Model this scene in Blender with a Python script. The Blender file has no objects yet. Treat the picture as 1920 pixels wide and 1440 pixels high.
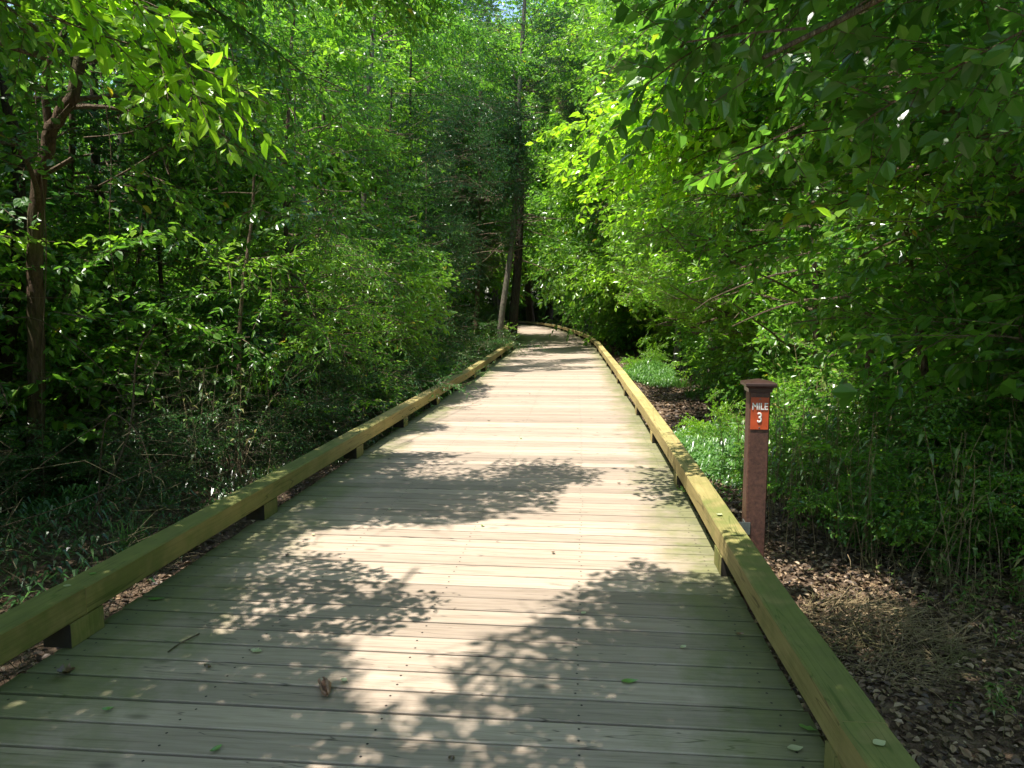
import bpy, math, random
import numpy as np
from mathutils import Vector, Matrix
R = math.radians
rng = np.random.default_rng(7)
random.seed(7)
scene = bpy.context.scene
COL = scene.collection

# ------------------------------------------------------------------ camera, sky, sun, exposure
cam_d = bpy.data.cameras.new('camera')
cam_d.sensor_fit = 'HORIZONTAL'; cam_d.sensor_width = 36.0; cam_d.lens = 36.0 * 1386 / 1920
cam_d.clip_start = 0.05; cam_d.clip_end = 600
cam = bpy.data.objects.new('camera', cam_d); COL.objects.link(cam)
cam.location = (0, 0, 1.5); cam.rotation_euler = (R(90 - 6.1), 0, 0)
scene.camera = cam

SUN = np.array([-0.27, -0.15, 0.951]); SUN /= np.linalg.norm(SUN)
elev = math.asin(SUN[2]); azim = math.atan2(SUN[0], SUN[1])
world = bpy.data.worlds.new('World'); scene.world = world; world.use_nodes = True
wn = world.node_tree; wn.nodes.clear()
sky = wn.nodes.new('ShaderNodeTexSky'); sky.sky_type = 'NISHITA'; sky.sun_disc = False
sky.sun_elevation = elev; sky.sun_rotation = azim
bg = wn.nodes.new('ShaderNodeBackground'); bg.inputs[1].default_value = 0.15
wo = wn.nodes.new('ShaderNodeOutputWorld')
wn.links.new(sky.outputs[0], bg.inputs[0]); wn.links.new(bg.outputs[0], wo.inputs[0])
sun_d = bpy.data.lights.new('sun', 'SUN'); sun_d.energy = 4.0; sun_d.angle = R(0.5); sun_d.color = (1.0, 0.95, 0.88)
sun = bpy.data.objects.new('sun', sun_d); COL.objects.link(sun)
sun.rotation_euler = Vector(SUN).to_track_quat('Z', 'Y').to_euler()
sun.location = (-8, -5, 30)
scene.view_settings.view_transform = 'Standard'; scene.view_settings.look = 'None'
scene.view_settings.exposure = 1.35; scene.view_settings.gamma = 1.0
scene.cycles.max_bounces = 10; scene.cycles.diffuse_bounces = 6; scene.cycles.glossy_bounces = 2
scene.cycles.transmission_bounces = 8; scene.cycles.transparent_max_bounces = 4
scene.cycles.use_adaptive_sampling = True
scene.cycles.sample_clamp_indirect = 10.0
scene.cycles.use_denoising = True

# ------------------------------------------------------------------ materials
def new_mat(name):
    m = bpy.data.materials.new(name); m.use_nodes = True
    nt = m.node_tree; nt.nodes.clear()
    return m, nt
def nd(nt, t, **kw):
    n = nt.nodes.new(t)
    for k, v in kw.items(): setattr(n, k, v)
    return n
def ramp(nt, stops, fac):
    r = nd(nt, 'ShaderNodeValToRGB'); cr = r.color_ramp
    while len(cr.elements) > 1: cr.elements.remove(cr.elements[-1])
    cr.elements[0].position = stops[0][0]; cr.elements[0].color = (*stops[0][1], 1)
    for p, c in stops[1:]:
        e = cr.elements.new(p); e.color = (*c, 1)
    nt.links.new(fac, r.inputs[0]); return r.outputs[0]
def mixc(nt, fac, a, b, mode='MIX'):
    m = nd(nt, 'ShaderNodeMix', data_type='RGBA', blend_type=mode)
    for s, v in ((0, fac), (6, a), (7, b)):
        if isinstance(v, (int, float)): m.inputs[s].default_value = v
        elif isinstance(v, tuple): m.inputs[s].default_value = (*v, 1)
        else: nt.links.new(v, m.inputs[s])
    return m.outputs[2]
def mth(nt, op, a, b=0.0, c=None, clamp=False):
    m = nd(nt, 'ShaderNodeMath', operation=op); m.use_clamp = clamp
    for s, v in ((0, a), (1, b), (2, c)):
        if v is None: continue
        if isinstance(v, (int, float)): m.inputs[s].default_value = v
        else: nt.links.new(v, m.inputs[s])
    return m.outputs[0]
def noise(nt, vec, scale, detail=3, rough=0.55, dist=0.0):
    n = nd(nt, 'ShaderNodeTexNoise'); n.inputs['Scale'].default_value = scale
    n.inputs['Detail'].default_value = detail; n.inputs['Roughness'].default_value = rough
    n.inputs['Distortion'].default_value = dist
    nt.links.new(vec, n.inputs['Vector']); return n.outputs[0]
def maprange(nt, v, a, b, c=0.0, d=1.0):
    m = nd(nt, 'ShaderNodeMapRange'); nt.links.new(v, m.inputs[0])
    for i, x in enumerate((a, b, c, d)): m.inputs[i + 1].default_value = x
    return m.outputs[0]
def finish(nt, col, rough=0.7, bump=None, bstr=0.3, bdist=0.01, spec=0.35):
    p = nd(nt, 'ShaderNodeBsdfPrincipled'); o = nd(nt, 'ShaderNodeOutputMaterial')
    if isinstance(col, tuple): p.inputs['Base Color'].default_value = (*col, 1)
    else: nt.links.new(col, p.inputs['Base Color'])
    if isinstance(rough, (int, float)): p.inputs['Roughness'].default_value = rough
    else: nt.links.new(rough, p.inputs['Roughness'])
    p.inputs['Specular IOR Level'].default_value = spec
    if bump is not None:
        b = nd(nt, 'ShaderNodeBump'); b.inputs['Strength'].default_value = bstr; b.inputs['Distance'].default_value = bdist
        nt.links.new(bump, b.inputs['Height']); nt.links.new(b.outputs[0], p.inputs['Normal'])
    nt.links.new(p.outputs[0], o.inputs[0]); return p

def leaf_mat(name, stops, tr=0.48, gloss=0.30, trans_gain=(1.65, 1.9, 1.0)):
    m, nt = new_mat(name)
    at = nd(nt, 'ShaderNodeAttribute', attribute_name='tint')
    oi = nd(nt, 'ShaderNodeObjectInfo')
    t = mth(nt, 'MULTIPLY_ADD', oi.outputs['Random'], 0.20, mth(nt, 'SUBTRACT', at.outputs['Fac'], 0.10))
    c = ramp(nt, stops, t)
    p = nd(nt, 'ShaderNodeBsdfPrincipled'); nt.links.new(c, p.inputs['Base Color'])
    p.inputs['Roughness'].default_value = gloss; p.inputs['Specular IOR Level'].default_value = 0.7
    tb = nd(nt, 'ShaderNodeBsdfTranslucent')
    nt.links.new(mixc(nt, 1.0, c, trans_gain, 'MULTIPLY'), tb.inputs[0])
    ms = nd(nt, 'ShaderNodeMixShader'); ms.inputs[0].default_value = tr
    nt.links.new(p.outputs[0], ms.inputs[1]); nt.links.new(tb.outputs[0], ms.inputs[2])
    o = nd(nt, 'ShaderNodeOutputMaterial'); nt.links.new(ms.outputs[0], o.inputs[0])
    return m
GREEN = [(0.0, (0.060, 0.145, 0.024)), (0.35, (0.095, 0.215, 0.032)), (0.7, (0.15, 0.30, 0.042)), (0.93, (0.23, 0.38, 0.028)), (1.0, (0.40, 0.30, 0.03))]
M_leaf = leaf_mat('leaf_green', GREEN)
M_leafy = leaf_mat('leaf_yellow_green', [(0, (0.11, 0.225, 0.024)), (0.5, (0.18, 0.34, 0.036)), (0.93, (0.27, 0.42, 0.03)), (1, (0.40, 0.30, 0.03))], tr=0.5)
M_leafsun = leaf_mat('leaf_sunlit_tone', [(0, (0.13, 0.28, 0.02)), (0.6, (0.24, 0.43, 0.03)), (0.93, (0.32, 0.50, 0.035)), (1, (0.45, 0.35, 0.03))], tr=0.62, trans_gain=(1.6, 1.7, 0.8))  # lighter copy of the leaf colours: sunlight on the hanging sprays painted in
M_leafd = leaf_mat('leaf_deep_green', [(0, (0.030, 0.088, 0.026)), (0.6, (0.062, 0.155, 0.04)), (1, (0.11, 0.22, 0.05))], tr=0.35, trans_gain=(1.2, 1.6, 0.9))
M_cane = leaf_mat('cane_leaf', [(0, (0.06, 0.13, 0.025)), (0.55, (0.12, 0.22, 0.045)), (0.8, (0.20, 0.24, 0.07)), (1, (0.36, 0.28, 0.13))], tr=0.35)
M_grass = leaf_mat('grass_blade', [(0, (0.06, 0.15, 0.03)), (0.6, (0.13, 0.27, 0.06)), (0.9, (0.22, 0.32, 0.09)), (1, (0.35, 0.30, 0.14))], tr=0.35)
M_dry = leaf_mat('dry_leaf', [(0, (0.04, 0.026, 0.018)), (0.35, (0.12, 0.075, 0.042)), (0.7, (0.27, 0.18, 0.10)), (0.9, (0.42, 0.31, 0.19)), (1, (0.16, 0.20, 0.06))], tr=0.12, gloss=0.6, trans_gain=(1, 0.9, 0.7))

def bark_mat(name, a, b, c=None, sc=1.0):
    m, nt = new_mat(name)
    tc = nd(nt, 'ShaderNodeTexCoord')
    mp = nd(nt, 'ShaderNodeMapping'); mp.inputs['Scale'].default_value = (9 * sc, 9 * sc, 2.2 * sc)
    nt.links.new(tc.outputs['Object'], mp.inputs[0])
    n1 = noise(nt, mp.outputs[0], 3.0, 5, 0.65, 0.6)
    n2 = noise(nt, tc.outputs['Object'], 1.4, 3)
    col = ramp(nt, [(0.28, a), (0.72, b)], n1)
    if c: col = mixc(nt, maprange(nt, n2, 0.5, 0.68), col, c)
    finish(nt, col, 0.88, n1, 1.0, 0.06, 0.15)
    return m
M_bark = bark_mat('bark_brown', (0.045, 0.030, 0.020), (0.20, 0.135, 0.085), (0.10, 0.11, 0.05))
M_barkg = bark_mat('bark_grey', (0.07, 0.06, 0.045), (0.26, 0.225, 0.17), (0.14, 0.15, 0.09))
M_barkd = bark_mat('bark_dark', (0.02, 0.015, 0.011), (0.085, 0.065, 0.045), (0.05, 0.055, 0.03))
M_twig = bark_mat('twig_bark', (0.10, 0.07, 0.045), (0.30, 0.23, 0.15), None, 2)
M_dim = bark_mat('dead_stem', (0.05, 0.045, 0.025), (0.20, 0.17, 0.10), (0.07, 0.09, 0.03), 2)
M_straw = bark_mat('dry_straw', (0.26, 0.18, 0.09), (0.55, 0.43, 0.25), (0.16, 0.17, 0.06), 2)

def wood_mat(name, pale, dark, moss, moss_mode):
    # UV: u = metres along the grain, v = metres across; 'var' = per-plank value; 'moss' = mossiness
    m, nt = new_mat(name)
    uv = nd(nt, 'ShaderNodeUVMap', uv_map='UVMap')
    var = nd(nt, 'ShaderNodeAttribute', attribute_name='tint').outputs['Fac']
    sep = nd(nt, 'ShaderNodeSeparateXYZ'); nt.links.new(uv.outputs[0], sep.inputs[0])
    cmb = nd(nt, 'ShaderNodeCombineXYZ')
    nt.links.new(mth(nt, 'MULTIPLY', sep.outputs[0], 1.6), cmb.inputs[0])
    nt.links.new(mth(nt, 'MULTIPLY', sep.outputs[1], 34.0), cmb.inputs[1])
    nt.links.new(mth(nt, 'MULTIPLY', var, 40.0), cmb.inputs[2])
    g1 = noise(nt, cmb.outputs[0], 1.5, 5, 0.6, 0.5)
    cm2 = nd(nt, 'ShaderNodeCombineXYZ')
    nt.links.new(mth(nt, 'MULTIPLY', sep.outputs[0], 5.0), cm2.inputs[0])
    nt.links.new(mth(nt, 'MULTIPLY', sep.outputs[1], 160.0), cm2.inputs[1])
    nt.links.new(mth(nt, 'MULTIPLY', var, 90.0), cm2.inputs[2])
    g2 = noise(nt, cm2.outputs[0], 1.0, 3, 0.7)
    grain = mth(nt, 'ADD', mth(nt, 'MULTIPLY', g1, 0.6), mth(nt, 'MULTIPLY', g2, 0.4))
    col = ramp(nt, [(0.30, dark), (0.50, tuple((x * 0.35 + y * 0.65) for x, y in zip(dark, pale))), (0.68, pale)], grain)
    vv = nd(nt, 'ShaderNodeHueSaturation'); nt.links.new(col, vv.inputs['Color'])
    nt.links.new(maprange(nt, var, 0, 1, 0.72, 1.16), vv.inputs['Value'])
    vv.inputs['Saturation'].default_value = 1.0
    col = vv.outputs[0]
    # knots: dark ellipses along the grain
    vor = nd(nt, 'ShaderNodeTexVoronoi'); vor.inputs['Scale'].default_value = 1.0
    cm3 = nd(nt, 'ShaderNodeCombineXYZ')
    nt.links.new(mth(nt, 'MULTIPLY', sep.outputs[0], 1.9), cm3.inputs[0]); nt.links.new(mth(nt, 'MULTIPLY', sep.outputs[1], 4.5), cm3.inputs[1])
    nt.links.new(mth(nt, 'MULTIPLY', var, 25.0), cm3.inputs[2]); nt.links.new(cm3.outputs[0], vor.inputs['Vector'])
    kn = maprange(nt, vor.outputs['Distance'], 0.035, 0.12, 0.75, 0.0)
    col = mixc(nt, kn, col, tuple(x * 0.35 for x in dark))
    # drying cracks along the grain
    cmc = nd(nt, 'ShaderNodeCombineXYZ'); nt.links.new(mth(nt, 'MULTIPLY', sep.outputs[0], 0.9), cmc.inputs[0]); nt.links.new(mth(nt, 'MULTIPLY', sep.outputs[1], 13.0), cmc.inputs[1]); nt.links.new(mth(nt, 'MULTIPLY', var, 60.0), cmc.inputs[2])
    cn = noise(nt, cmc.outputs[0], 1.0, 2, 0.5, 0.4)
    ck = maprange(nt, mth(nt, 'ABSOLUTE', mth(nt, 'SUBTRACT', cn, 0.585)), 0.0, 0.014 if name == 'rail_timber' else 0.007, 0.75, 0.0)
    col = mixc(nt, ck, col, tuple(x * 0.22 for x in dark))
    # stains
    tc = nd(nt, 'ShaderNodeTexCoord')
    st = noise(nt, tc.outputs['Object'], 0.9, 4, 0.6)
    col = mixc(nt, maprange(nt, st, 0.45, 0.75, 0, 0.35), col, tuple(x * 0.62 for x in pale))
    mo = nd(nt, 'ShaderNodeAttribute', attribute_name='moss').outputs['Fac']
    mn = noise(nt, tc.outputs['Object'], 2.3, 5, 0.65)
    mn2 = noise(nt, tc.outputs['Object'], 9.0, 4, 0.6)
    mf = mth(nt, 'ADD', mo, mth(nt, 'MULTIPLY', mth(nt, 'SUBTRACT', mth(nt, 'ADD', mn, mth(nt, 'MULTIPLY', mn2, 0.4)), 0.70), 2.0))
    mcol = ramp(nt, [(0.35, moss), (0.65, tuple(min(1, x * y) for x, y in zip(moss, (1.9, 1.5, 1.4))))], mn2)
    col = mixc(nt, maprange(nt, mf, 0.35, 1.05, 0.0, 0.88), col, mixc(nt, 0.25, mcol, col))
    finish(nt, col, 0.72, grain, 0.35, 0.004, 0.3)
    return m
M_deck = wood_mat('deck_board_wood', (0.46, 0.365, 0.28), (0.235, 0.178, 0.125), (0.060, 0.095, 0.018), 'edge')
M_rail = wood_mat('rail_timber', (0.50, 0.40, 0.16), (0.27, 0.20, 0.07), (0.045, 0.090, 0.016), 'top')
def plain(name, c, rough=0.6, metal=0.0, nscale=None, amp=0.25, bs=0.2):
    m, nt = new_mat(name)
    col = c; b = None
    if nscale:
        tc = nd(nt, 'ShaderNodeTexCoord'); n = noise(nt, tc.outputs['Object'], nscale, 4, 0.6)
        col = ramp(nt, [(0.3, tuple(x * (1 - amp) for x in c)), (0.7, tuple(min(1, x * (1 + amp)) for x in c))], n); b = n
    p = finish(nt, col, rough, b, bs, 0.002, 0.5); p.inputs['Metallic'].default_value = metal
    return m
M_endshade = plain('block_end_shade', (0.022, 0.017, 0.010), 0.9, 0, 40)  # near-black paint standing in for shade on the blocks' near ends
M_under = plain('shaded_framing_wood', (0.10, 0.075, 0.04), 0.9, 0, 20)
M_post = plain('brown_composite', (0.088, 0.037, 0.024), 0.6, 0, 60, 0.45, 0.5)
M_cap = plain('brown_cap_plastic', (0.045, 0.022, 0.019), 0.36, 0, 30, 0.12, 0.05)
M_sign = plain('red_sign_paint', (0.50, 0.075, 0.020), 0.4, 0, 14, 0.22, 0.02)
M_white = plain('white_lettering', (0.78, 0.76, 0.72), 0.5)
M_steel = plain('galvanised_steel', (0.16, 0.18, 0.16), 0.5, 0.6, 60, 0.2)
M_screw = plain('rusty_screw', (0.03, 0.022, 0.018), 0.7, 0.3)
# ground
M_ground, nt = new_mat('forest_floor')
tc = nd(nt, 'ShaderNodeTexCoord')
n1 = noise(nt, tc.outputs['Object'], 0.7, 4); n2 = noise(nt, tc.outputs['Object'], 9, 6, 0.7); n3 = noise(nt, tc.outputs['Object'], 45, 3, 0.7)
v = nd(nt, 'ShaderNodeTexVoronoi'); v.inputs['Scale'].default_value = 17; nt.links.new(tc.outputs['Object'], v.inputs['Vector'])
c = ramp(nt, [(0.3, (0.035, 0.024, 0.017)), (0.55, (0.10, 0.070, 0.048)), (0.75, (0.20, 0.145, 0.10))], n2)
c2 = ramp(nt, [(0.0, (0.06, 0.04, 0.028)), (0.5, (0.17, 0.115, 0.075)), (1.0, (0.30, 0.22, 0.15))], v.outputs['Color'])
c = mixc(nt, 0.5, c, c2)
finish(nt, c, 0.95, mth(nt, 'ADD', n2, mth(nt, 'ADD', v.outputs['Distance'], n3)), 1.0, 0.03, 0.1)

# ------------------------------------------------------------------ mesh collector
class G:
    """collects quads and builds ONE mesh"""
    def __init__(s): s.V = []; s.F = []; s.M = []; s.T = []; s.U = []; s.S = []; s.n = 0
    def quads(s, V, F, mat=0, tint=0.5, uv=None, moss=None):
        V = np.asarray(V, float).reshape(-1, 3); F = np.asarray(F, int).reshape(-1, 4)
        s.V.append(V); s.F.append(F + s.n); s.n += len(V)
        k = len(F); s.M.append(np.full(k, mat) if np.ndim(mat) == 0 else np.asarray(mat)); s.T.append(np.broadcast_to(np.asarray(tint, float), (k,)).copy())
        s.U.append(np.zeros((k * 4, 2)) if uv is None else np.asarray(uv, float).reshape(-1, 2))
        ms = np.asarray(0.0 if moss is None else moss, float).ravel()
        s.S.append(np.repeat(ms, 4) if len(ms) == k else (ms.copy() if len(ms) == 4 * k else np.full(4 * k, ms[0])))
    def leaves(s, L, mat=0, tint=None):
        L = np.asarray(L); n, k = L.shape[:2]
        if n == 0: return
        base = (np.arange(n) * k)[:, None, None]
        f = np.array([[0, 3, 2, 1], [0, 5, 4, 3]]) if k == 6 else np.array([[0, 1, 2, 3]])
        F = (base + f[None]).reshape(-1, 4)
        if tint is None: tint = rng.random(n)
        s.quads(L.reshape(-1, 3), F, mat, np.repeat(tint, len(f)))
    def tube(s, P, rad, sides=6, mat=0, tint=0.5):
        P = np.asarray(P, float); n = len(P); rad = np.broadcast_to(np.asarray(rad, float), (n,))
        T = np.gradient(P, axis=0); T /= np.linalg.norm(T, axis=1)[:, None] + 1e-9
        ref = np.array([0, 0, 1.0]) if abs(T[0, 2]) < 0.8 else np.array([1.0, 0, 0])
        A = np.cross(T, ref); A /= np.linalg.norm(A, axis=1)[:, None] + 1e-9
        B = np.cross(T, A)
        a = np.linspace(0, 2 * np.pi, sides, endpoint=False)
        V = P[:, None] + rad[:, None, None] * (np.cos(a)[None, :, None] * A[:, None] + np.sin(a)[None, :, None] * B[:, None])
        i = np.arange(n - 1)[:, None] * sides; j = np.arange(sides)[None]; j2 = (j + 1) % sides
        F = np.stack([i + j, i + j2, i + sides + j2, i + sides + j], -1).reshape(-1, 4)
        s.quads(V, F, mat, tint)
    def sticks(s, A, B, ra, rb, mat=0):
        """many straight 3-sided sticks at once"""
        n = len(A)
        if n == 0: return
        d = B - A; d = d / (np.linalg.norm(d, axis=1)[:, None] + 1e-9)
        ref = np.where(np.abs(d[:, 2:3]) < 0.8, np.array([[0, 0, 1.0]]), np.array([[1.0, 0, 0]]))
        X = np.cross(d, ref); X /= np.linalg.norm(X, axis=1)[:, None] + 1e-9; Y = np.cross(d, X)
        ra = np.broadcast_to(ra, (n,)); rb = np.broadcast_to(rb, (n,)); rings = []
        for P, r in ((A, ra), (B, rb)):
            for k in range(3):
                an = 2 * np.pi * k / 3
                rings.append(P + r[:, None] * (math.cos(an) * X + math.sin(an) * Y))
        V = np.stack(rings, 1).reshape(-1, 3)
        f = np.array([[0, 1, 4, 3], [1, 2, 5, 4], [2, 0, 3, 5]])
        s.quads(V, ((np.arange(n) * 6)[:, None, None] + f[None]), mat, 0.5)
    def box(s, c, size, rotz=0.0, mat=0, tint=0.5, moss=0.0, bev=0.0):
        x, y, z = [q / 2 for q in size]; b = bev
        if b:
            V = []; 
            # chamfered along horizontal long edges: cross-section octagon swept in x
            sec = [(-y + b, -z), (y - b, -z), (y, -z + b), (y, z - b), (y - b, z), (-y + b, z), (-y, z - b), (-y, -z + b)]
            V = [(-x, p, q) for p, q in sec] + [(x, p, q) for p, q in sec]
            F = [(i, (i + 1) % 8, (i + 1) % 8 + 8, i + 8) for i in range(8)]
            F += [(0, 1, 2, 3), (0, 3, 4, 5), (0, 5, 6, 7), (11, 10, 9, 8), (13, 12, 11, 8), (15, 14, 13, 8)]
        else:
            V = [(a, p, q) for a in (-x, x) for p in (-y, y) for q in (-z, z)]
            F = [(0, 1, 3, 2), (4, 6, 7, 5), (0, 4, 5, 1), (2, 3, 7, 6), (0, 2, 6, 4), (1, 5, 7, 3)]
        V = np.array(V); cz, sz = math.cos(rotz), math.sin(rotz)
        W = np.stack([V[:, 0] * cz - V[:, 1] * sz + c[0], V[:, 0] * sz + V[:, 1] * cz + c[1], V[:, 2] + c[2]], 1)
        s.quads(W, F, mat, tint, None, moss)
    def build(s, name, mats, parent=None, smooth=False, loc=None):
        V = np.concatenate(s.V); F = np.concatenate(s.F)
        if loc is not None: V = V - np.asarray(loc)
        me = bpy.data.meshes.new(name)
        me.vertices.add(len(V)); me.vertices.foreach_set('co', V.astype(np.float32).ravel())
        me.loops.add(F.size); me.loops.foreach_set('vertex_index', F.astype(np.int32).ravel())
        me.polygons.add(len(F)); me.polygons.foreach_set('loop_start', (np.arange(len(F)) * 4).astype(np.int32))
        me.polygons.foreach_set('material_index', np.concatenate(s.M).astype(np.int32))
        me.polygons.foreach_set('use_smooth', np.full(len(F), bool(smooth)))
        U = np.concatenate(s.U)
        if np.any(U):
            ul = me.uv_layers.new(name='UVMap'); ul.data.foreach_set('uv', U.astype(np.float32).ravel())
        at = me.attributes.new('tint', 'FLOAT', 'FACE'); at.data.foreach_set('value', np.concatenate(s.T).astype(np.float32))
        S = np.concatenate(s.S)
        if np.any(S):
            at = me.attributes.new('moss', 'FLOAT', 'CORNER'); at.data.foreach_set('value', S.astype(np.float32))
        for m in (mats if isinstance(mats, (list, tuple)) else [mats]): me.materials.append(m)
        me.update(calc_edges=True)
        o = bpy.data.objects.new(name, me); COL.objects.link(o)
        if parent: o.parent = parent
        if loc is not None: o.location = loc
        return o
def tag(o, label=None, cat=None, group=None, kind=None):
    if label: o['label'] = label
    if cat: o['category'] = cat
    if group: o['group'] = group
    if kind: o['kind'] = kind
    return o
def empty(name, loc, rz=0.0):
    e = bpy.data.objects.new(name, None); COL.objects.link(e); e.location = loc; e.rotation_euler = (0, 0, rz)
    e.empty_display_size = 0.2; return e
def copy_thing(root, loc, rz=0.0, sc=(1, 1, 1)):
    r = root.copy(); COL.objects.link(r); r.location = loc; r.rotation_euler = (0, 0, rz); r.scale = sc
    for ch in root.children:
        c = ch.copy(); COL.objects.link(c); c.parent = r
    return r

# ------------------------------------------------------------------ the boardwalk's course
RI = np.array([(0.80, -3), (0.90, 0), (0.985, 1.9), (1.03, 2.5), (1.075, 3.1), (1.16, 3.97), (1.35, 5.93), (1.53, 7.96), (1.70, 10.0), (1.86, 12.14), (2.06, 14.6), (2.56, 21.4), (2.88, 25.8), (3.10, 31.4), (3.05, 37.4), (2.75, 46), (1.9, 53.4), (0.3, 60), (-2.2, 66), (-6, 72), (-11, 77)], float)
LI = np.array([(-2.62, -3), (-2.27, 0), (-1.93, 3.1), (-1.73, 5.04), (-1.52, 7.12), (-1.33, 8.98), (-1.13, 11.02), (-0.96, 12.9), (-0.80, 14.4), (-0.25, 21.4), (0.10, 26), (0.25, 31), (0.15, 37.4), (-0.3, 45), (-1.3, 51.5), (-3.0, 57.5), (-5.4, 62.5), (-8.6, 67), (-13, 71)], float)
def resample(P, step=0.05):
    # smooth (Catmull-Rom) and resample by arclength
    n = len(P); out = []
    for i in range(n - 1):
        p0, p1, p2, p3 = P[max(i - 1, 0)], P[i], P[i + 1], P[min(i + 2, n - 1)]
        for t in np.linspace(0, 1, 24, endpoint=False):
            out.append(0.5 * ((2 * p1) + (-p0 + p2) * t + (2 * p0 - 5 * p1 + 4 * p2 - p3) * t * t + (-p0 + 3 * p1 - 3 * p2 + p3) * t ** 3))
    out.append(P[-1]); Q = np.array(out)
    d = np.concatenate([[0], np.cumsum(np.hypot(*np.diff(Q, axis=0).T))])
    s = np.arange(0, d[-1], step)
    return np.stack([np.interp(s, d, Q[:, 0]), np.interp(s, d, Q[:, 1])], 1), s
RQ, RS = resample(RI); LQ, LS = resample(LI)
def nearest(Q, y): return Q[np.argmin(np.abs(Q[:, 1] - y))]
CY = np.linspace(-3, 71, 400)
RX = np.interp(CY, RQ[:, 1], RQ[:, 0]); LX = np.interp(CY, LQ[:, 1], LQ[:, 0])
def cx(y): return np.interp(y, CY, (RX + LX) / 2)
def hw(y): return np.interp(y, CY, (RX - LX) / 2)

# deck: boards laid across, each a real plank with a gap, ends 5 cm beyond the inner rail line
deck = G(); M = 620
ua = np.linspace(0, 1, M)
# match left and right edges by normalised arclength blended with perpendicular correspondence
def pt(Q, S, u): return np.array([np.interp(u * S[-1], S, Q[:, 0]), np.interp(u * S[-1], S, Q[:, 1])])
# anchor pairs (left y, right y) seen in the plank joints: planks run square to the walk
cen = np.stack([(RX + LX) / 2, CY], 1)
cd = np.concatenate([[0], np.cumsum(np.hypot(*np.diff(cen, axis=0).T))])
pitch = 0.158; nb = int(cd[-1] / pitch)
def edge_hit(Q, c, nrm):
    # intersection of ray c + t*nrm with polyline Q
    d = (Q - c) @ np.array([-nrm[1], nrm[0]])
    t = (Q - c) @ nrm
    ok = np.where((d[:-1] * d[1:] <= 0) & (t[:-1] > 0))[0]
    if len(ok) == 0: return None
    i = ok[np.argmin(t[ok])]; w = d[i] / (d[i] - d[i + 1] + 1e-12)
    return t[i] * (1 - w) + t[i + 1] * w
screws = G()
scr = []
for b in range(nb):
    s0 = b * pitch
    c = np.array([np.interp(s0, cd, cen[:, 0]), np.interp(s0, cd, cen[:, 1])])
    c2 = np.array([np.interp(s0 + 0.6, cd, cen[:, 0]), np.interp(s0 + 0.6, cd, cen[:, 1])])
    c1 = np.array([np.interp(max(s0 - 0.6, 0), cd, cen[:, 0]), np.interp(max(s0 - 0.6, 0), cd, cen[:, 1])])
    t = (c2 - c1) / np.linalg.norm(c2 - c1)
    # planks lie a little skew, their right ends nearer
    nr = np.array([t[1], -t[0]]); a = R(0.0); nr = np.array([nr[0] * math.cos(a) - nr[1] * math.sin(a), nr[0] * math.sin(a) + nr[1] * math.cos(a)])
    tr = edge_hit(RQ, c, nr); tl = edge_hit(LQ, c, -nr)
    if tr is None or tl is None: continue
    e = 0.055 + rng.uniform(-0.006, 0.006)
    xl, xr = -tl - e, tr + e; w = pitch - (0.014 if c[1] < 20 else 0.012) + rng.uniform(-0.002, 0.002); th = 0.036
    z = rng.uniform(-0.0015, 0.0015); seg = 9; tint = rng.random(); bv = 0.0035
    us = np.linspace(xl, xr, seg + 1); fd = np.array([nr[1] * -1, nr[0]])   # forward
    prof = [(-w / 2 + bv, z), (w / 2 - bv, z), (w / 2, z - bv), (w / 2, z - th), (-w / 2, z - th), (-w / 2, z - bv)]
    V = np.array([[c[0] + u * nr[0] + v_ * fd[0], c[1] + u * nr[1] + v_ * fd[1], q] for u in us for v_, q in prof])
    F = []; UV = []; MS = []
    for i in range(seg):
        mv = []
        for um in (us[i], us[i + 1]):
            el_, er_ = um - xl, xr - um; far_ = 0.8 if c[1] > 6 else 1.0
            m_ = max(1.40 - el_ * 1.55 / far_, 1.35 - er_ * 1.9 / far_) + 0.22 * min(1, max(0, 4.5 - c[1]) / 2) - 0.12
            mv.append(max(m_, -0.3))
        for k in range(6):
            k2 = (k + 1) % 6
            F.append((i * 6 + k, (i + 1) * 6 + k, (i + 1) * 6 + k2, i * 6 + k2))
            for ii, kk in ((i, k), (i + 1, k), (i + 1, k2), (i, k2)): UV.append((us[ii] + tint * 31, prof[kk][0] + b * 0.37 + (0.02 if kk in (3, 4) else 0)))
            MS += [mv[0], mv[1], mv[1], mv[0]]
    F.append((0, 1, 2, 5)); F.append((5, 2, 3, 4)); o_ = seg * 6
    F.append((o_ + 5, o_ + 2, o_ + 1, o_)); F.append((o_ + 4, o_ + 3, o_ + 2, o_ + 5))
    UV += [(0.1, 0.1)] * 16; MS += [0.5] * 16
    deck.quads(V, F, 0, tint, UV, MS)
    if c[1] < 16:
        for fr in (0.035, 0.27, 0.5, 0.73, 0.965):
            for sd in (-0.25, 0.25):
                u = xl + (xr - xl) * fr + rng.normal(0, 0.006)
                scr.append((c[0] + u * nr[0] + sd * w * fd[0], c[1] + u * nr[1] + sd * w * fd[1], z + 0.0012))
scr = np.array(scr); ang = np.array([0, 1, 2, 3]) * np.pi / 2
SV = scr[:, None] + 0.006 * np.stack([np.cos(ang), np.sin(ang), 0 * ang], 1)[None]
deck.quads(SV, np.arange(len(scr) * 4).reshape(-1, 4), 1, 0.5)
boardwalk = deck.build('boardwalk', [M_deck, M_screw]); tag(boardwalk, kind='structure')
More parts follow.
